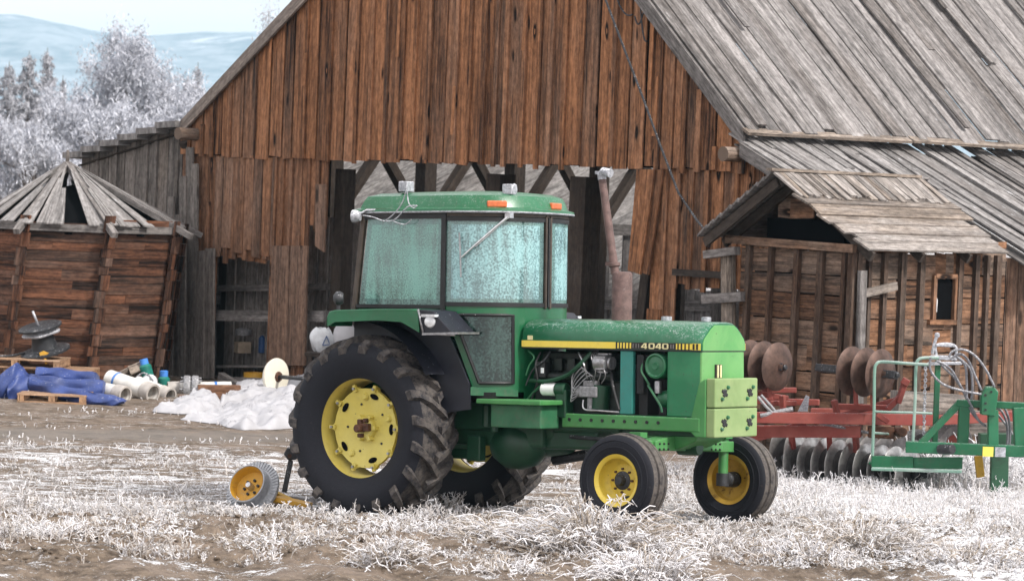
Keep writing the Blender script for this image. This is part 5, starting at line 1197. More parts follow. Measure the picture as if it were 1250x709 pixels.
# ------------------------------------------------------------------ green implement with hoses
IO = np.array([5.3, 35.0, -.05])
imp = empty('green_implement', IO, 'green steel implement frame with frosted hoses and a rail cage, at the right edge', 'farm implement')
def ip(px, py, Y): return P(px, py, Y) - IO
def gbeam(name, L, Y0, Y1, w, h, mat='impgreen'):
    b = MB(); b.beam(ip(*L[0], Y0), ip(*L[1], Y1), w, h); return b.build(name, M[mat], imp, .008)
gbeam('main_beam', [(1106, 545), (1262, 551)], 34.4, 34.1, .13, .125); gbeam('top_beam', [(1168, 491.5), (1264, 496)], 34.4, 34.2, .09, .075)
gbeam('diagonal_brace', [(1124, 541), (1172, 491)], 34.4, 34.4, .08, .075); gbeam('upright', [(1177, 494), (1175, 542)], 34.4, 34.4, .12, .10); gbeam('upright', [(1243, 497), (1245, 545)], 34.2, 34.2, .12, .12)
gbeam('upright', [(1212, 500), (1212, 548)], 34.2, 34.2, .11, .11); gbeam('foot', [(1220, 556), (1219, 600)], 34.1, 34.1, .19, .12, 'greendark'); gbeam('rear_beam', [(1195, 535), (1250, 535)], 35.2, 35.2, .2, .12, 'greendark')
gbeam('shank', [(1194, 556), (1197, 582)], 34.5, 34.5, .09, .07, 'rustyyellow')
b = MB(); c = ip(1206, 551, 33.95); b.box(c, (.115, .02, .105)); b.build('marker_tape', M['stripe'], imp); b = MB(); c = ip(1221, 551.5, 33.94); b.box(c, (.115, .02, .105)); b.build('frost_patch_plate', M['frostmetal'], imp)
for px, py in ((1155, 548), (1246, 552)):
    b = MB(); b.tube([ip(px - 8, py, 34.25), ip(px + 8, py, 34.1)], .055, 14); b.build('pivot_bush', M['ironblack'], imp, .006)
b = MB(); b.prism([ip(1198, 506, 34.1), ip(1215, 508, 34.1), ip(1219, 478, 34.1), ip(1214, 472, 34.1), ip(1204, 472, 34.1), ip(1198, 482, 34.1)], (0, 1, 0), .14); pl_ = b.build('hitch_plate', M['impgreen'], imp, .012)
for px, py in ((1203, 482), (1203, 492), (1203, 500), (1210, 478)):
    b = MB(); b.lathe([(0, .012), (.013, .012), (.013, 0)], ip(px, py, 34.1), (0, -1, 0), 8); b.build('plate_hole', M['black'], pl_)
# step platform
b = MB(); b.prism([ip(1064, 556, 34.5), ip(1115, 557, 34.4), ip(1115, 571, 34.4), ip(1064, 572, 34.5)], (0, 1, 0), .04); b.prism([ip(1115, 558, 34.42), ip(1175, 558, 34.3), ip(1175, 572, 34.3), ip(1115, 572, 34.42)], (0, 1, 0), .04); b.build('platform_side', M['impgreen'], imp, .006)
gbeam('platform_edge', [(1064, 572), (1174, 575)], 34.45, 34.25, .10, .035, 'railgreen'); gbeam('platform_deck', [(1064, 562), (1174, 562)], 34.9, 34.7, .75, .03, 'impgreen')
# tubular cage
def rail(L, r=.0175, mat='railgreen', name='rail'):
    b = MB(); b.tube(spx([ip(*q) for q in L]), r, 8); b.build(name, M[mat], imp)
rail([(1065, 556, 34.5), (1067, 500, 34.5), (1067.5, 455, 34.5), (1070, 444, 34.5), (1077, 441.5, 34.5), (1095, 442.5, 34.4), (1115, 444, 34.35), (1134, 445, 34.3)])
rail([(1114, 545, 34.4), (1117, 490, 34.4), (1118, 450, 34.4), (1121, 439, 34.4), (1130, 436.5, 34.4), (1146, 437, 34.4)])
rail([(1067, 502, 34.5), (1090, 503, 34.45), (1117, 503.5, 34.4), (1138, 504.5, 34.4)], .014)
rail([(1066, 528, 34.5), (1080, 529, 34.9), (1092, 530, 35.2)], .014)
gbeam('mast', [(1145, 440), (1141, 545)], 34.5, 34.5, .06, .06)
gbeam('mast_cap', [(1136, 436), (1168, 437)], 34.5, 34.5, .06, .05, 'frostmetal'); gbeam('mast_cap', [(1142, 421), (1166, 422)], 34.5, 34.5, .05, .03, 'frostmetal')
rail([(1143, 434, 34.5), (1142, 423, 34.5), (1148, 420, 34.5), (1160, 420, 34.5), (1167, 424, 34.5), (1167, 434, 34.5)], .016, 'frostmetal', 'grab_handle')
rail([(1138, 432, 34.5), (1141, 418, 34.5), (1144, 409, 34.5)], .018, 'frostmetal', 'lever'); b = MB(); b.lathe([(0, -.03), (.025, -.02), (.03, 0), (.022, .025), (0, .03)], ip(1144, 409, 34.5), (0, 0, 1), 12); b.build('lever_knob', M['frostmetal'], imp)
gbeam('valve_block', [(1132, 444), (1174, 443)], 34.45, 34.45, .05, .035, 'frostmetal')
# hoses
HS = [[(1136, 436), (1136, 452), (1150, 468), (1172, 476), (1198, 481)], [(1158, 436), (1164, 428), (1178, 427), (1192, 436), (1204, 452), (1214, 472)], [(1160, 438), (1172, 432), (1182, 440), (1190, 458), (1198, 476)],
      [(1166, 434), (1178, 446), (1180, 466), (1180, 486)], [(1170, 436), (1184, 450), (1187, 470), (1186, 488)], [(1143, 440), (1160, 450), (1172, 470), (1184, 492), (1194, 512), (1204, 520)], [(1146, 440), (1152, 448), (1166, 462), (1178, 482), (1187, 504), (1200, 518)],
      [(1206, 492), (1222, 494), (1230, 506), (1233, 526), (1232, 544)], [(1206, 496), (1220, 499), (1228, 512), (1230, 530), (1229, 545)], [(1210, 498), (1218, 506), (1228, 518), (1236, 530)]]
for k, L in enumerate(HS): rail([(px, py, 34.05 + .05 * k) for px, py in L], .0135, 'hose', 'hose')
# chain
b = MB()
for k in range(26):
    py = 446 + k * 3.6; c = ip(1130 - .1 * k + random.uniform(-.3, .3), py, 34.45); a = nrm((1, 0, 0)) if k % 2 else nrm((.3, 1, 0))
    b.tube([c + a * .014 * math.cos(q) + V((0, 0, .024)) * math.sin(q) for q in np.linspace(0, 2 * math.pi, 9)], .0065, 5, caps=False)
b.build('chain', M['frostmetal'], imp)
# timber lying by the shed
b = MB(); b.beam(P(1092, 489, 36.4), P(1172, 494, 36.9), .18, .24, col=tint(.6, .4)); b.beam(P(1170, 515, 37.2), P(1240, 520, 37.4), .2, .3, col=tint(.5, .5)); o = b.build('timber', M['palewood']); tag(o, 'squared timber lying across behind the green rail cage', 'timber')

# ------------------------------------------------------------------ yard clutter on the left
def pallet(cx, cy, z, yaw, L, label, h=.13, mats='newwood'):
    r = empty('pallet', (cx, cy, z), label, 'pallet', (0, 0, yaw), 'pallets by the granary')
    b = MB()
    for k in range(6): y = -.42 + k * .168; b.plank((-L / 2, y - .05, h - .02), (-L / 2, y + .05, h - .02), (L / 2, y + .05, h - .02), (L / 2, y - .05, h - .02), (0, 0, 1), .022, tint(.8, .4))
    b.build('deck', M[mats], r); b = MB()
    for x in (-L / 2 + .05, 0, L / 2 - .05): b.beam((x, -.47, h / 2), (x, .47, h / 2), .09, h - .045, col=tint(.6, .3))
    b.build('bearer', M[mats], r); b = MB()
    for y in (-.42, 0, .42): b.plank((-L / 2, y - .05, 0), (-L / 2, y + .05, 0), (L / 2, y + .05, 0), (L / 2, y - .05, 0), (0, 0, 1), .02, tint(.6, .3))
    b.build('base_board', M[mats], r); return r
YP = 46.2
p = P(18, 452, YP); z0 = -.05
q = P(50, 458, YP)
ztop = lambda px, py, Y: P(px, py, Y)[2]
pa = P(38, 449, 46.0); zs = ztop(40, 451, 46.0)
k = 0; zz = -.05
while zz < zs - .1:
    lab = ['lowest pallet of the stack under the black cable spool, mostly behind blue tarp', 'second pallet up in the stack under the black cable spool', 'third pallet up in the stack under the black cable spool', 'fourth pallet up in the stack under the black cable spool'][k]
    pallet(pa[0] + (.25 if k == 1 else .0) - .1 * (k == 2), 46.4, zz, .05 - .06 * k, 1.3, lab, .135); zz += .138; k += 1
STK = zz
pallet(pa[0] - .22, 46.35, zz, -.03, 1.35, 'top pallet of the stack with frosty boards, right under the black spool', .135); STK = zz + .135
g1 = G(62, 492); pallet(g1[0], g1[1] + .45, g1[2], .02, .95, 'small raw wood pallet on the ground sticking out below the blue tarp', .12)
# spool
sp_c = P(52, 415, 46.25); SA = nrm((-.10, -.25, 1)); sp_c[2] = max(sp_c[2], STK + .30)
spo = empty('cable_spool', sp_c, 'tilted black cable spool with frosted rope, on the top pallet', 'spool')
b = MB(); A2 = nrm((-.22, -.22, 1)); b.lathe([(0, .20), (.30, .20), (.325, .19), (.325, .165), (.30, .155), (.18, .14), (.165, .0), (.20, -.15), (.34, -.17), (.37, -.185), (.37, -.215), (.3, -.22), (0, -.22)], (0, 0, 0), A2, 36); b.build('drum', M['drum'], spo)
b = MB()
for k in range(3): rr = .20 + .03 * k; u = nrm(np.cross(A2, (0, 1, 0))); v = np.cross(A2, u); b.tube([A2 * (.13 - .02 * k) + (u * math.cos(q) + v * math.sin(q)) * (rr + .02 * math.sin(5 * q)) for q in np.linspace(0, 2 * math.pi, 30)], .02, 6, caps=False)
b.build('rope', M['frostmetal'], spo)
b = MB(); b.tube([A2 * .18 + V((-.02, 0, 0)), A2 * .42 + V((-.06, 0, 0))], .018, 8); b.build('spindle', M['frostmetal'], spo)
b = MB(); b.prism([V((.02, -.30, -.26)), V((.10, -.30, -.24)), V((.14, -.30, -.20)), V((.06, -.30, -.17)), V((.0, -.30, -.20))], (0, 1, 0), .05); b.tube([V((.07, -.28, -.25)), V((.12, -.30, -.36))], .02, 6); b.build('yellow_clip', M['orange'], spo)
b = MB(); b.tube(spx([sp_c + V((-.25, -.05, -.22)), sp_c + V((-.5, -.1, -.28)), sp_c + V((-.9, -.1, -.27)), sp_c + V((-1.3, 0, -.26))]), .022, 6); o = b.build('cable', M['drum']); tag(o, 'black cable end running left from the spool over the pallets', 'cable')
# tarp: a folded sheet heaped over the low pallets
def heap(name, outline, hfun, mat, n=64, thick=.0, seed=0, crease=.05):
    """cloth heap over a ground outline [(x, y)], height hfun(u, v) in the outline's box"""
    o2 = np.array(outline); x0, y0 = o2.min(0); x1, y1 = o2.max(0)
    def inside(x, y):
        c = False; k = len(o2)
        for i in range(k):
            (xa, ya), (xb, yb) = o2[i], o2[i - 1]
            if (ya > y) != (yb > y) and x < (xb - xa) * (y - ya) / (yb - ya) + xa: c = not c
        return c
    def dist(x, y):
        a, b_ = o2, np.roll(o2, -1, 0); d = b_ - a; t = np.clip(((np.array([x, y]) - a) * d).sum(1) / (d * d).sum(1), 0, 1); return np.sqrt((((a + d * t[:, None]) - [x, y]) ** 2).sum(1)).min()
    ring = spx([np.array([*q, 0]) for q in list(outline) + [outline[0]]], 22)[:-1]; ring = np.array(ring)[:, :2]; cen = ring.mean(0); b = MB(); A = []
    for rr in 1 - np.linspace(0, 1, n) ** 1.6:
        row = []
        for k, q in enumerate(ring):
            x, y = cen + (q - cen) * max(rr, .02) * (1 + .03 * math.sin(k * .21) * rr + .015 * math.sin(k * .47) * rr); u, v = np.clip((x - x0) / (x1 - x0), 0, 1), np.clip((y - y0) / (y1 - y0), 0, 1); e = min(1, (1 - rr) * math.dist(q, cen) / .16)
            rg = 1 - 2 * abs(float(fbm(x + .3 * y, y * 1.5, 2.6, 2, 13)) - .5) * 2.2; rg2 = 1 - 2 * abs(float(fbm(x - .4 * y, y * 1.2, 6.5, 2, 29)) - .5) * 2.2
            row.append((x, y, gz(x, y, False) + .006 + max(.01, hfun(u, v, x, y) + .075 * (rg - .5) + .012 * (rg2 - .5)) * e ** .6))
        A.append(row)
    i0 = b.grid(A, close=True); m_ = len(ring); b.face([i0 + (n - 1) * m_ + q for q in range(m_)], None, (.5, .3, .5), 0, True)
    return b.build(name, M[mat], None, 0, thick)
def fold(x, y, s=1.0, ph=0.0):
    s = s * 1.9
    return (abs(math.sin(2.3 * s * x + 1.1 * y + 1.2 * math.sin(1.3 * y + ph))) * .9 - .45 + math.sin(4.1 * s * (x * .5 + y) + ph) * .3 + abs(math.sin(6.3 * s * (x - .35 * y) + 1.7 * ph)) * .25)
TY = 43.6
def tx(px, Y): return P(px, 490, Y)[0]
# folded tarp as thick slanting folds
tar = empty('blue_tarp', (tx(75, 43.8), 43.8, -.05), 'crumpled blue tarpaulin draped over low pallets in folds', 'tarpaulin')
def foldstrip(L, width, thick, name='fold', lift=0.0):
    """a cloth fold lying along pixel path L [(px, py_top, py_bottom, Y)]"""
    b = MB(); A = []
    PT = [(P(a, t, Y), P(a, bt, Y - .05)) for a, t, bt, Y in L]; T_, B_ = spx([q[0] for q in PT], 14), spx([q[1] for q in PT], 14)
    n = len(T_)
    for k, (t, bt) in enumerate(zip(T_, B_)):
        w = .012 * math.sin(k * .31) + .012 * math.sin(k * .17 + 2); ring = []
        for q in range(9):
            f = q / 8; m_ = t * (1 - f) + bt * f; bul = math.sin(math.pi * f) * thick + .018 * math.sin(4 * f + k * .10) + .007 * math.sin(8 * f - k * .21)
            bul += .03 * abs(math.sin(3.2 * f + k * .13)); ring.append(m_ + V((0, -bul + w, .006 * math.sin(k * .4 + q))))
        for q in range(6):
            f = q / 5; m_ = bt * (1 - f) + t * f + V((0, width * math.sin(math.pi * f) * .6 + width * .4 * (1 - abs(2 * f - 1)), .012 * math.sin(3 * f + k * .3))); ring.append(m_)
        A.append([q - V(tar.location) for q in ring])
    i0 = b.grid(A, close=True); m_ = len(A[0]); e = i0 + (len(A) - 1) * m_; b.face([i0 + q for q in range(m_)][::-1]); b.face([e + q for q in range(m_)])
    b.build(name, M['tarp'], tar)
foldstrip([(44, 448, 468, 44.3), (70, 449, 466, 44.3), (95, 452, 468, 44.2), (118, 455, 474, 44.1)], .35, .05)
foldstrip([(36, 456, 488, 43.9), (60, 459, 482, 43.8), (85, 462, 478, 43.8), (126, 464, 482, 43.8)], .4, .05)
foldstrip([(36, 458, 480, 43.5), (60, 466, 484, 43.3), (85, 472, 490, 43.2), (110, 478, 495, 43.0), (135, 482, 496, 42.9), (152, 487, 492, 42.9)], .30, .06)
foldstrip([(-12, 462, 488, 43.4), (0, 458, 487, 43.4), (14, 446, 482, 43.4), (24, 444, 474, 43.5), (34, 456, 472, 43.6)], .40, .07)
foldstrip([(10, 470, 488, 43.3), (22, 460, 486, 43.4), (38, 460, 480, 43.5)], .3, .05)
# pipes
def pipe(px0, py0, Y0, px1, py1, Y1, r, label, group, ring=None, mat='pvc'):
    a, b_ = P(px0, py0, Y0), P(px1, py1, Y1); o = empty('pipe', (a + b_) / 2 * np.array([1, 1, 0]) + V((0, 0, -.05)), label, 'pipe', (0, 0, 0), group); O = V(o.location)
    d = nrm(b_ - a); L = math.dist(a, b_); mb = MB(); mb.lathe([(r * .86, 0), (r * .86, .0), (r, 0), (r, L), (r * .86, L), (r * .86, 0)], a - O, d, 24); mb.build('tube', M[mat], o)
    mb = MB(); mb.lathe([(r * 1.0, L - .16), (r * 1.10, L - .155), (r * 1.10, L + .02), (r * .87, L + .02), (r * .85, L - .1)], a - O, d, 24); mb.build('bell_end', M['pvc2'], o)
    if ring is not None: mb = MB(); mb.lathe([(r * 1.015, L * ring - .02), (r * 1.02, L * ring + .02)], a - O, d, 24); mb.build('blue_band', M['blue'], o)
    return o
pipe(134, 462, 44.85, 186, 480, 44.35, .13, 'thick white pipe with a blue band and open grey end, by the tarp', 'white pipes by the granary', .2)
pipe(118, 475, 44.2, 152, 482, 43.9, .12, 'short white pipe end poking out beside the tarp tip', 'white pipes by the granary')
pipe(282, 474, 46.2, 206, 475, 46.0, .105, 'long white pipe with a black flange coupling, in front of the barn corner', 'white pipes by the granary', .25)
pipe(168, 468, 45.3, 207, 483, 44.9, .11, 'white pipe stub between the banded pipe and the flanged pipe', 'white pipes by the granary')
for px in (228, 238):
    c = P(px, 474.5, 45.9); b = MB(); b.lathe([(.10, -.05), (.19, -.05), (.20, -.03), (.20, .03), (.19, .05), (.10, .05)], c, (1, .1, 0), 24)
    for k in range(8): a = k * math.pi / 4; b.tube([c + V((-.09, .16 * math.cos(a), .16 * math.sin(a))), c + V((.09, .16 * math.cos(a), .16 * math.sin(a)))], .016, 6)
    o = b.build('pipe_flange', M['frostmetal2']); tag(o, 'bolted grey pipe flange, %s of the two on the long white pipe' % ('left' if px == 228 else 'right'), 'pipe flange', 'flanges on the white pipe')
def bottle(px, pyb, pyt, Y, label, tilt=0.0):
    a, b_ = P(px, pyb, Y), P(px + tilt, pyt, Y); o = empty('bottle', a, label, 'bottle', group='green bottles among the pipes'); O = a; d = nrm(b_ - a); L = math.dist(a, b_)
    mb = MB(); mb.lathe([(0, 0), (.085, 0), (.09, .02), (.09, L * .62), (.06, L * .72)], (0, 0, 0), d, 18); mb.build('body', M['bottle'], o); mb = MB(); mb.lathe([(.062, L * .70), (.062, L * .97), (.05, L), (0, L)], (0, 0, 0), d, 18); mb.build('cap', M['blue'], o)
bottle(200, 478, 452, 46.2, 'upright green bottle with a blue cap beside the flanged pipe'); bottle(181, 461, 438, 45.9, 'green bottle with a blue cap lying on the bundle of slats', -6)
o = empty('slat_bundle', P(150, 462, 45.7), 'bundle of thin pale slats leaning behind the banded pipe', 'slats'); O = V(o.location)
for k in range(4):
    b = MB(); b.beam(P(126, 466 + k * 3, 45.4 + .08 * k) - O, P(178, 440 + k * 4, 46.1 + .05 * k) - O, .05, .05, col=tint(.8, .2)); b.build('slat', M['palewood'], o)
b = MB(); b.plank(P(156, 448, 45.8) - O, P(160, 458, 45.7) - O, P(182, 448, 46) - O, P(178, 440, 46.1) - O, (0, -1, 1), .02, tint(.9, .1)); b.build('slat_board', M['palewood'], o)
b = MB(); b.tube(spx([P(165, 462, 45.4), P(175, 455, 45.4), P(185, 462, 45.3), P(190, 474, 45.2), P(182, 480, 45.1)]), .014, 6); o = b.build('hose', M['hose']); tag(o, 'thin looped hose lying among the white pipes', 'hose')
b = MB(); c = P(183, 466, 45.4); b.lathe([(0, .08), (.08, .08), (.11, .03), (.11, -.06), (0, -.07)], c, (.5, -.8, .1), 16); o = b.build('white_coupler', M['sack']); tag(o, 'white pipe cap lying between the banded pipe and green bottle', 'pipe cap')

# white sheeting
def hs(u, v, x, y): return .10 + .30 * math.exp(-((u - .72) ** 2 / .05 + (v - .55) ** 2 / .10)) + .16 * math.exp(-((u - .45) ** 2 / .03 + (v - .75) ** 2 / .03)) + .035 * fold(x, y) * (1 + u)
def gpt(px, py): q = G(px, py); return (q[0], q[1])
o = heap('plastic_sheet', [gpt(220, 512), gpt(262, 518), gpt(300, 525), gpt(352, 523), gpt(375, 514), gpt(378, 500), gpt(340, 492), gpt(290, 494), gpt(262, 500)], lambda u, v, x, y: .03 + .17 * sstep(.25, .8, u) * (.35 + .65 * sstep(.0, .45, v)) + .07 * fold(x, y, 1.2) * (.3 + u), 'sheet'); tag(o, 'big white plastic sheet heaped in folds behind the rear tractor tyre', 'plastic sheet', 'white sheeting on the yard')
o = heap('plastic_sheet', [gpt(186, 503), gpt(230, 506), gpt(262, 503), gpt(270, 496), gpt(240, 491), gpt(215, 494)], lambda u, v, x, y: .06 + .06 * fold(x, y, 1.5) + .06 * u, 'sheet'); tag(o, 'low strip of white sheeting lying flat farthest left', 'plastic sheet', 'white sheeting on the yard')
o = heap('plastic_sheet', [gpt(268, 497), gpt(300, 496), gpt(345, 494), gpt(352, 484), gpt(330, 478), gpt(300, 476), gpt(283, 480)], lambda u, v, x, y: .10 + .06 * sstep(.0, .5, u) + .05 * fold(x, y, 1.4, 2), 'sheet'); tag(o, 'lumpy white sheeting bundle directly below the cream disc', 'plastic sheet', 'white sheeting on the yard')
o = heap('plastic_sheet', [gpt(228, 492), gpt(258, 494), gpt(262, 486), gpt(246, 482), gpt(230, 485)], lambda u, v, x, y: .10 + .05 * fold(x, y, 1.7, 1), 'sheet'); tag(o, 'small white sheet lump left of the wooden block', 'plastic sheet', 'white sheeting on the yard')
o = heap('plastic_sheet', [gpt(345, 478), gpt(420, 482), gpt(450, 470), gpt(440, 462), gpt(380, 460)], lambda u, v, x, y: .15 + .28 * sstep(.0, .55, u) * (1 - .2 * u) + .05 * fold(x, y, 1.1, 3), 'sheet'); tag(o, 'tall mound of white wrap behind the rear tyre, by the barn door', 'plastic sheet', 'white sheeting on the yard')
b = MB(); a = G(270, 490); b.beam(a + V((-.35, .1, .14)), a + V((.25, .2, .15)), .2, .16, col=tint(.4, .3)); b.beam(a + V((-.6, -.1, .05)), a + V((.1, .0, .05)), .25, .05, col=tint(.4, .3)); o = b.build('wood_block', M['barnlow']); tag(o, 'brown wooden block lying between lumps of white sheeting', 'wood block')
# cream disc on a bar
c = P(338, 459.5, 45.2); o = empty('roller_disc', c, 'round cream painted disc with rust edge on a steel bar', 'roller'); D = nrm((.80, -.60, .0))
b = MB(); b.lathe([(0, .03), (.06, .03), (.2, .015), (.265, .0), (.27, -.02), (.25, -.06), (0, -.06)], (0, 0, 0), D, 36); b.build('disc', M['cream'], o); b = MB(); b.lathe([(0, .05), (.07, .05), (.09, .0)], (0, 0, 0), D, 16); b.build('hub_plate', M['rust'], o)
b = MB(); b.tube([V((0, 0, 0)), P(385, 463, 44.6) - c], .03, 8); b.build('bar', M['ironblack'], o)
# slatted rack and things in the barn opening
o = empty('slat_rack', P(300, 472, 47.6), 'low weathered rack of slats lying in front of the barn gap', 'rack'); O = V(o.location)
for k in range(7):
    b = MB(); b.beam(P(268 + k * 2, 461 + k * 2.2, 48.0 - .14 * k) - O, P(338, 463 + k * 2.4, 46.9 - .12 * k) - O, .09, .03, col=tint(.7, .8)); b.build('slat', M['greywood'], o)
b = MB(); b.beam(P(270, 459, 48) - O, P(300, 478, 46.8) - O, .1, .12, col=tint(.6, .7)); b.build('side_bar', M['greywood'], o)
c = P(313, 457, 48.6); b = MB(); b.lathe([(.0, .0), (.20, .0), (.20, .15), (.18, .15), (.18, .02), (0, .02)], c - V((0, 0, .12)), (0, 0, 1), 28); o = b.build('yellow_tub', M['orange']); tag(o, 'shallow yellow tub sitting in the dark barn gap', 'tub')
def sack(px, py, Y, w, h, mat, label, name='sack', mark=None):
    c = P(px, py, Y); o = empty(name, c - V((0, 0, h / 2)), label, name); b = MB(); A = []
    for t in np.linspace(0, 1, 9):
        rr = math.sin(math.pi * (.08 + .84 * t)) ** .5; A.append([(w / 2 * rr * math.cos(q) * (1 + .08 * math.sin(3 * q + 5 * t)), .32 * w * rr * math.sin(q), h * t + .02 * math.sin(4 * q)) for q in np.linspace(0, 2 * math.pi, 18, endpoint=False)])
    i0 = b.grid(A, close=True); b.face([i0 + q for q in range(18)][::-1]); b.face([i0 + 8 * 18 + q for q in range(18)]); b.build('body', M[mat], o)
    if mark:
        for (x0, z0_, x1, z1_) in mark: b = MB(); b.beam((x0 * w, -.335 * w, z0_ * h), (x1 * w, -.335 * w, z1_ * h), .012, .05 * h, (0, 1, 0)); b.build('print_mark', M['bluedark'], o)
sack(393, 415, 47.0, .38, .36, 'sack', 'pale feed sack with blue print leaning beside the loose barn boards', 'sack', ((.05, .3, .2, .7), (.2, .7, .32, .4), (.08, .3, .34, .35)))
sack(421, 413, 46.8, .36, .46, 'sheet', 'white bulging sack just above the rear tractor tyre', 'sack')
zb_ = P(421, 411, 46.8)[2] - .23; zb_ = min(zb_, P(393, 415, 47.0)[2] - .18); a, b_ = P(384, 430, 47.0), P(432, 430, 46.8)
o = empty('plank_bench', ((a[0] + b_[0]) / 2, 46.9, -.05), 'dark plank bench under the two sacks behind the rear tyre', 'bench'); L = b_[0] - a[0] + .25
b = MB(); b.plank((-L / 2, -.28, zb_), (-L / 2, .28, zb_), (L / 2, .28, zb_), (L / 2, -.28, zb_), (0, 0, 1), .05, tint(.4, .6)); b.build('bench_top', M['darkwood'], o)
for x in (-1, 1): b = MB(); b.plank((x * (L / 2 - .08) - .03, -.26, 0), (x * (L / 2 - .08) - .03, .26, 0), (x * (L / 2 - .08) - .03, .26, zb_), (x * (L / 2 - .08) - .03, -.26, zb_), (1, 0, 0), .06, tint(.3, .5)); b.build('leg', M['darkwood'], o)
for px, py, w, h, mt, nm, lab, ct in ((296, 424, .22, .17, 'cardboard', 'carton', 'small cardboard carton on the shelf in the barn gap', 'carton'), (320, 420, .12, .28, 'bluedark', 'canister', 'dark blue canister on the shelf in the barn gap', 'canister'), (297, 405, .26, .12, 'frostmetal2', 'tin', 'grey tin resting on the carton in the barn gap', 'tin')):
    c = P(px, py, 49.6); b = MB()
    if nm == 'carton': b.box(c, (w, w, h), np.array(Matrix.Rotation(.4, 3, 'Z'))); b.box(c + V((.03, -.05, h * .52)), (w * .9, .1, .012), np.array(Matrix.Rotation(.4, 3, 'Z')))
    else: b.lathe([(0, -h / 2), (w / 2, -h / 2), (w / 2, h * .35), (w / 3, h * .42), (w / 6, h * .5), (0, h * .5)], c, (0, 0, 1), 14)
    tag(b.build(nm, M[mt], None, .01), lab, ct)

# ------------------------------------------------------------------ hub on the ground behind the rear tyre
c = P(306, 594, 30.6); RX_ = nrm((-.42, -.78, .46)); o = empty('hub_wheel', c, 'yellow hub with a grey toothed ring lying tilted on the frosty ground', 'wheel hub')
b = MB(); b.lathe([(.165, .075), (.172, .085), (.180, .08), (.182, -.02), (.19, -.03)], (0, 0, 0), RX_, 40); b.build('grey_band', M['rotor'], o)
b = MB(); b.lathe([(.166, .08), (.155, .03), (.15, -.015), (.06, -.02), (0, -.02)], (0, 0, 0), RX_, 40); b.build('dish', M['orange'], o)
b = MB(); b.lathe([(.16, -.03), (.255, -.03), (.262, -.04), (.262, -.055), (.16, -.055)], (0, 0, 0), RX_, 48); u = nrm(np.cross(RX_, (0, 0, 1))); v = np.cross(RX_, u)
for k in range(48): a = k * 2 * math.pi / 48; d = u * math.cos(a) + v * math.sin(a); b.beam(d * .20 + RX_ * -.027, d * .262 + RX_ * -.027, .010, .010, RX_)
b.build('toothed_ring', M['rotor'], o)
b = MB(); b.lathe([(0, .055), (.024, .055), (.033, .04), (.033, -.02)], (0, 0, 0), RX_, 16); b.build('hub_cap', M['chrome'], o)
for k in range(6):
    a = k * math.pi / 3 + .3; b = MB(); b.lathe([(0, .0), (.013, .0), (.013, -.02)], (u * math.cos(a) + v * math.sin(a)) * .068, RX_, 8); b.build('bolt_hole', M['black'], o)
o = empty('drawbar_jack', P(352, 590, 31.0), 'black jack post standing on a yellow drawbar behind the rear tyre', 'jack'); O = V(o.location)
b = MB(); b.beam(P(347, 600, 31.0) - O, P(355, 562, 31.1) - O, .05, .06, (0, 1, 0)); b.build('post', M['ironblack'], o, .006)
b = MB(); b.prism([P(346, 554, 31.05) - O, P(352, 562, 31.05) - O, P(362, 561, 31.05) - O, P(364, 550, 31.05) - O, P(358, 544, 31.05) - O, P(350, 547, 31.05) - O], (0, 1, 0), .10); b.build('head', M['ironblack'], o, .012)
b = MB(); b.lathe([(0, .01), (.022, .01), (.022, 0)], P(353.5, 556, 31.04) - O, (0, -1, 0), 10); b.build('rusty_cap', M['rust'], o)
b = MB(); b.beam(P(330, 600, 30.8) - O, P(354, 611, 30.7) - O, .07, .06); b.build('pale_tube', M['rustyyellow'], o, .006)
b = MB(); b.beam(P(338, 608, 30.6) - O, P(378, 617, 30.5) - O, .16, .05); b.beam(P(325, 606, 30.9) - O, P(345, 612, 30.7) - O, .12, .05); b.build('yellow_drawbar', M['orange'], o, .006)
b = MB(); b.beam(P(355, 606, 31.1) - O, P(388, 610, 31.0) - O, .14, .03); b.box(P(383, 612, 30.8) - O, (.08, .08, .10)); b.build('steel_plate', M['frostmetal2'], o, .006)

bpy.data.objects['hub_wheel'].scale = (1.1, 1.1, 1.1)
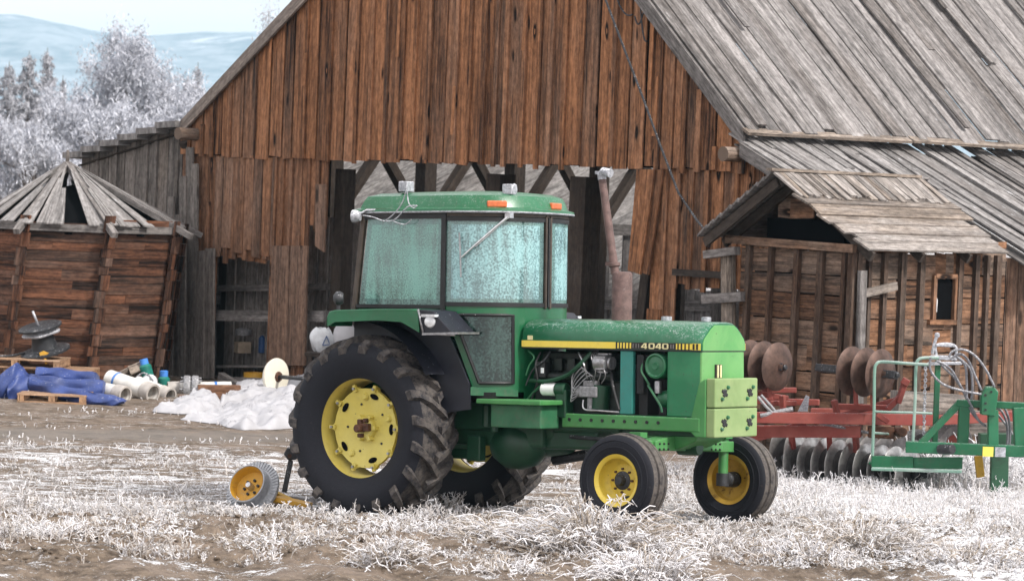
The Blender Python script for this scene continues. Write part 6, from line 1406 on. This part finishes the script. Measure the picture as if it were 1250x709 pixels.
# ------------------------------------------------------------------ frosted stalks
mm = NT('frosted_stalk'); att = mm.n('Attribute', attribute_name='tint', attribute_type='GEOMETRY').outputs['Color']; s_ = mm.n('SeparateColor', {0: att})
tan = mm.mix(s_.outputs[1], (.20, .145, .088), (.38, .30, .205)); cst = mm.mix(s_.outputs[0], tan, (.80, .795, .82)); M['stalk'] = mm.done(mm.bsdf(cst, .85, 0, None, .15))
class Stalks:
    def __init__(s): s.v = []; s.c = []; s.f = []; s.n = 0
    def add(s, pts, wid, fr, tn):
        """pts (N, K, 3) centre lines; wid (N, K); fr (N, K) frost 0-1; tn (N,)"""
        N, K, _ = pts.shape; t = np.diff(pts, axis=1); t = np.concatenate([t, t[:, -1:]], 1); t /= np.linalg.norm(t, axis=2)[..., None] + 1e-9
        r = RNG.normal(size=(N, 1, 3)); u = np.cross(t, r); u /= np.linalg.norm(u, axis=2)[..., None] + 1e-9; w = np.cross(t, u)
        ring = [pts + (u * math.cos(a) + w * math.sin(a)) * wid[..., None] for a in (0, 2.094, 4.189)]
        v = np.stack(ring, 2)                           # N K 3 3
        idx = (np.arange(N)[:, None, None] * K + np.arange(K)[None, :, None]) * 3 + np.arange(3)[None, None, :] + s.n
        for q in range(3):
            p = (q + 1) % 3; s.f.append(np.stack([idx[:, :-1, q], idx[:, :-1, p], idx[:, 1:, p], idx[:, 1:, q]], -1).reshape(-1, 4))
        s.v.append(v.reshape(-1, 3)); c = np.stack([np.repeat(fr[..., None], 3, 2), np.broadcast_to(tn[:, None, None], (N, K, 3)), np.zeros((N, K, 3))], -1).reshape(-1, 3); s.c.append(c); s.n += N * K * 3
    def build(s, name, parent=None): return npmesh(name, np.concatenate(s.v), np.concatenate(s.f), M['stalk'], np.concatenate(s.c), parent, True)
def vnoise(X, Y, s, ph=0):
    return (np.sin(X * s + 1.7 * np.sin(Y * s * .7 + ph)) + np.sin(Y * s * 1.3 + 1.9 * np.sin(X * s * .6 + ph * 2)) + np.sin((X + Y) * s * 2.1 + ph) * .5) / 2.5
def dm(X, Y, sc, lo, hi, seed): return sstep(lo, hi, fbm(X, Y, sc, 4, seed))
def scatter(st, N, xr, yr, dens, hfun, frost=(.55, 1.0), wid=.0042, twigs=3, lean=.5):
    X = RNG.uniform(*xr, N); Y = RNG.uniform(*yr, N)
    keep = (np.abs(X / Y) < .185) & (RNG.uniform(0, 1, N) < dens(X, Y)); X, Y = X[keep], Y[keep]; n = len(X)
    h = hfun(X, Y) * (1 - .55 * np.exp(-((X + 2.25) / .6) ** 2 - ((Y - 29.9) / .9) ** 2)) * (1 - .5 * np.exp(-((X - 1.5) / 1.1) ** 2 - ((Y - 28.3) / .9) ** 2)) * RNG.uniform(.35, 1.25, n) * np.where(RNG.uniform(0, 1, n) < .06, 1.7, 1); a = RNG.uniform(0, 2 * math.pi, n); l = RNG.uniform(0, lean, n) * h
    B = np.stack([X, Y, gz(X, Y) - .01], 1); D = np.stack([np.cos(a), np.sin(a), 0 * a], 1)
    K = 4; ts = np.linspace(0, 1, K); pts = B[:, None] + ts[None, :, None] * (h[:, None] * np.array([0, 0, 1.]))[:, None] + (ts ** 2)[None, :, None] * (D * l[:, None])[:, None] + RNG.normal(0, .010, (n, K, 3)) * ts[None, :, None]
    f0 = RNG.uniform(*frost, n); fr = np.clip(f0[:, None] * (.45 + .75 * ts[None]), 0, 1); w = wid * RNG.uniform(.7, 1.6, n)[:, None] * (1.05 - .35 * ts[None]); tn = RNG.uniform(0, 1, n)
    st.add(pts, w, fr, tn)
    for _ in range(twigs):
        t = RNG.uniform(.25, 1.0, n); k = np.minimum((t * (K - 1)).astype(int), K - 2); ft = t * (K - 1) - k; i = np.arange(n); b0 = pts[i, k] * (1 - ft[:, None]) + pts[i, k + 1] * ft[:, None]
        d = RNG.normal(size=(n, 3)); d[:, 2] = np.abs(d[:, 2]) * .8; d /= np.linalg.norm(d, axis=1)[:, None]; L = h * RNG.uniform(.15, .42, n)
        st.add(np.stack([b0, b0 + d * L[:, None] * .55 + RNG.normal(0, .004, (n, 3)), b0 + d * L[:, None] + np.array([0, 0, .006])], 1), w[:, :3] * .85, np.clip(f0[:, None] * np.array([[.8, 1.0, 1.1]]), 0, 1), tn)
st = Stalks()
def d_right(X, Y): return sstep(.9, 2.2, X - .25 * (30 - Y))
scatter(st, 10000, (1.2, 6.8), (28.2, 36.0), lambda X, Y: d_right(X, Y) * (.2 + .8 * dm(X, Y, 2.4, .38, .6, 41)), lambda X, Y: .06 + .10 * sstep(29, 34, Y) * (.6 + .4 * vnoise(X, Y, 2.2, 1)), (.6, 1.0), .0040, 4, .7)
scatter(st, 26000, (-5.2, 5.6), (23.6, 30.2), lambda X, Y: dm(X, Y * 1.4, 1.5, .44, .57, 21) * (.24 + .75 * dm(X, Y, 6, .4, .6, 5)), lambda X, Y: .045 + .11 * dm(X, Y * 1.3, 1.1, .5, .72, 31), (.35, 1.0), .0043, 6, 1.1)
scatter(st, 5000, (-5.2, 5.6), (23.6, 29.6), lambda X, Y: dm(X, Y, 3, .40, .7, 77), lambda X, Y: .035 + 0 * X, (.1, .8), .004, 2, 2.5)
# ragged strip along the near side of the tyres
scatter(st, 7000, (-5.2, 1.8), (28.3, 30.0), lambda X, Y: dm(X, Y, 2.2, .40, .62, 61) * np.exp(-((Y - 29.2 - .2 * np.sin(2 * X)) / .45) ** 2), lambda X, Y: .045 + .075 * dm(X, Y, 1.6, .4, .7, 63), (.5, 1.0), .0042, 5, .9)
scatter(st, 9500, (-6.2, 1.5), (30.0, 36.5), lambda X, Y: .8 * dm(X * .7, Y * 1.8, 2.6, .5, .62, 71), lambda X, Y: .05 + 0 * X, (.5, 1.0), .0055, 3, 1.2)
scatter(st, 6500, (-8, 2), (36, 46), lambda X, Y: .45 * sstep(.15, .7, vnoise(X * .7, Y * 1.3, 2.6, .3)), lambda X, Y: .05 + 0 * X, (.7, 1.0), .006, 2)
scatter(st, 1600, (4.6, 7.4), (34.6, 38), lambda X, Y: .8 + 0 * X, lambda X, Y: .30 + 0 * X, (.85, 1.0), .007, 5)
o = st.build('frosted_grass'); o['kind'] = 'stuff'
# loose clods on the broken soil
ico = np.array([(0, 0, 1), (.894, 0, .447), (.276, .851, .447), (-.724, .526, .447), (-.724, -.526, .447), (.276, -.851, .447), (.724, .526, -.447), (-.276, .851, -.447), (-.894, 0, -.447), (-.276, -.851, -.447), (.724, -.526, -.447), (0, 0, -1)])
icf = np.array([(0, 1, 2), (0, 2, 3), (0, 3, 4), (0, 4, 5), (0, 5, 1), (1, 6, 2), (2, 7, 3), (3, 8, 4), (4, 9, 5), (5, 10, 1), (2, 6, 7), (3, 7, 8), (4, 8, 9), (5, 9, 10), (1, 10, 6), (6, 11, 7), (7, 11, 8), (8, 11, 9), (9, 11, 10), (10, 11, 6)])
nC = 5200; cx_, cy_ = RNG.uniform(-5.5, 5.5, nC), RNG.uniform(23.6, 30.5, nC); kp = RNG.uniform(0, 1, nC) < .15 + .85 * dm(cx_, cy_, 1.8, .42, .62, 91); cx_, cy_ = cx_[kp], cy_[kp]; nC = len(cx_)
rs = RNG.uniform(.008, .03, nC) * np.where(RNG.uniform(0, 1, nC) < .06, 2.0, 1)
vv = ico[None] * rs[:, None, None] * np.array([1.2, 1.2, .8]) * RNG.uniform(.6, 1.35, (nC, 12, 1)); vv += np.stack([cx_, cy_, gz(cx_, cy_) + rs * .2], 1)[:, None]
o = npmesh('soil_clods', vv.reshape(-1, 3), (icf[None] + np.arange(nC)[:, None, None] * 12).reshape(-1, 3), M['ground'], None, None, True); o['kind'] = 'stuff'
def clump(px, py, w, h, n, label, tanfrac=.4, seed=0, droop=1.0):
    g = G(px, py); s = Stalks(); X = RNG.normal(0, w * .30, n); Y = RNG.normal(0, w * .26, n); a = np.arctan2(Y, X) + RNG.normal(0, .8, n); L = h * RNG.uniform(.5, 1.5, n)
    B = np.stack([g[0] + X, g[1] + Y, gz(g[0] + X, g[1] + Y) - .02], 1); D = np.stack([np.cos(a), np.sin(a), 0 * a], 1); K = 7; ts = np.linspace(0, 1, K); up_ = RNG.uniform(.35, 1.0, n)
    env = np.exp(-(X ** 2 + Y ** 2) / (w * .42) ** 2)
    z = (L * up_ * (.4 + .6 * env))[:, None] * (np.sin(ts * math.pi * .62 * np.ones((n, 1)))) * droop
    pts = B[:, None] + ts[None, :, None] * (D * (L * RNG.uniform(.3, 1.3, n))[:, None])[:, None]; pts[..., 2] += z; pts += np.cumsum(RNG.normal(0, .014, (n, K, 3)), 1) * ts[None, :, None] ** .5
    tanm = (RNG.uniform(0, 1, n) < tanfrac + .15)
    fr = np.where(tanm[:, None], .12 + .55 * ts[None] * RNG.uniform(0, 1, n)[:, None], .55 + .5 * ts[None]); fr = np.clip(fr, 0, 1)
    wv = (.0040 * RNG.uniform(.7, 1.7, n))[:, None] * (1.1 - .4 * ts[None]); s.add(pts, wv, fr, RNG.uniform(0, 1, n))
    for _ in range(3):
        i = np.arange(n); k = RNG.integers(2, K - 1, n); b0 = pts[i, k]; d = RNG.normal(size=(n, 3)); d /= np.linalg.norm(d, axis=1)[:, None]; ll = RNG.uniform(.02, .06, n)[:, None]
        s.add(np.stack([b0, b0 + d * ll * .5, b0 + d * ll], 1), wv[:, :3] * .8, np.clip(fr[i, k][:, None] + np.array([[.05, .2, .3]]), 0, 1), RNG.uniform(0, 1, n))
    o = s.build('weed_clump'); tag(o, label, 'weeds', 'frosted weed clumps in the foreground')
clump(725, 676, .85, .36, 1100, 'tangled heap of frosted weeds right against the near front tyre', .42)
clump(612, 660, .66, .22, 700, 'brown tangled weed heap in front of the far rear tyre', .6)
clump(672, 668, .60, .16, 320, 'low grey weed tangle left of the near front tyre heap', .4)
clump(790, 706, .55, .24, 520, 'white spiky frost clump at the bottom edge below the near front tyre', .08)
clump(845, 668, .40, .15, 220, 'drooping frosted weed between the two front tyres', .35)
clump(500, 645, .6, .14, 260, 'thin frosted weeds in front of the near rear tyre', .25)
clump(340, 668, .6, .16, 320, 'rust tinged frosted weeds in the left foreground below the hub', .5)
clump(470, 690, .35, .17, 240, 'upright bunch of tan and white weeds at the bottom left of centre', .4)
clump(1050, 672, .8, .30, 620, 'wide tan and white weed heap in the right foreground', .5)
clump(985, 690, .6, .17, 320, 'grey white weed tangle right of the far front tyre', .2)
clump(1180, 690, .6, .16, 320, 'frosted weeds at the lower right, next to bare soil', .3)
clump(1120, 645, .5, .14, 260, 'pale weed tuft in the frosted grass under the green implement', .15)
clump(60, 655, .7, .13, 280, 'pale low weeds at the far left foreground', .2)
clump(170, 650, .6, .12, 240, 'second pale weed patch in from the left edge', .2)
clump(620, 700, .5, .10, 200, 'flattened weeds on bare clods at the bottom centre', .45)
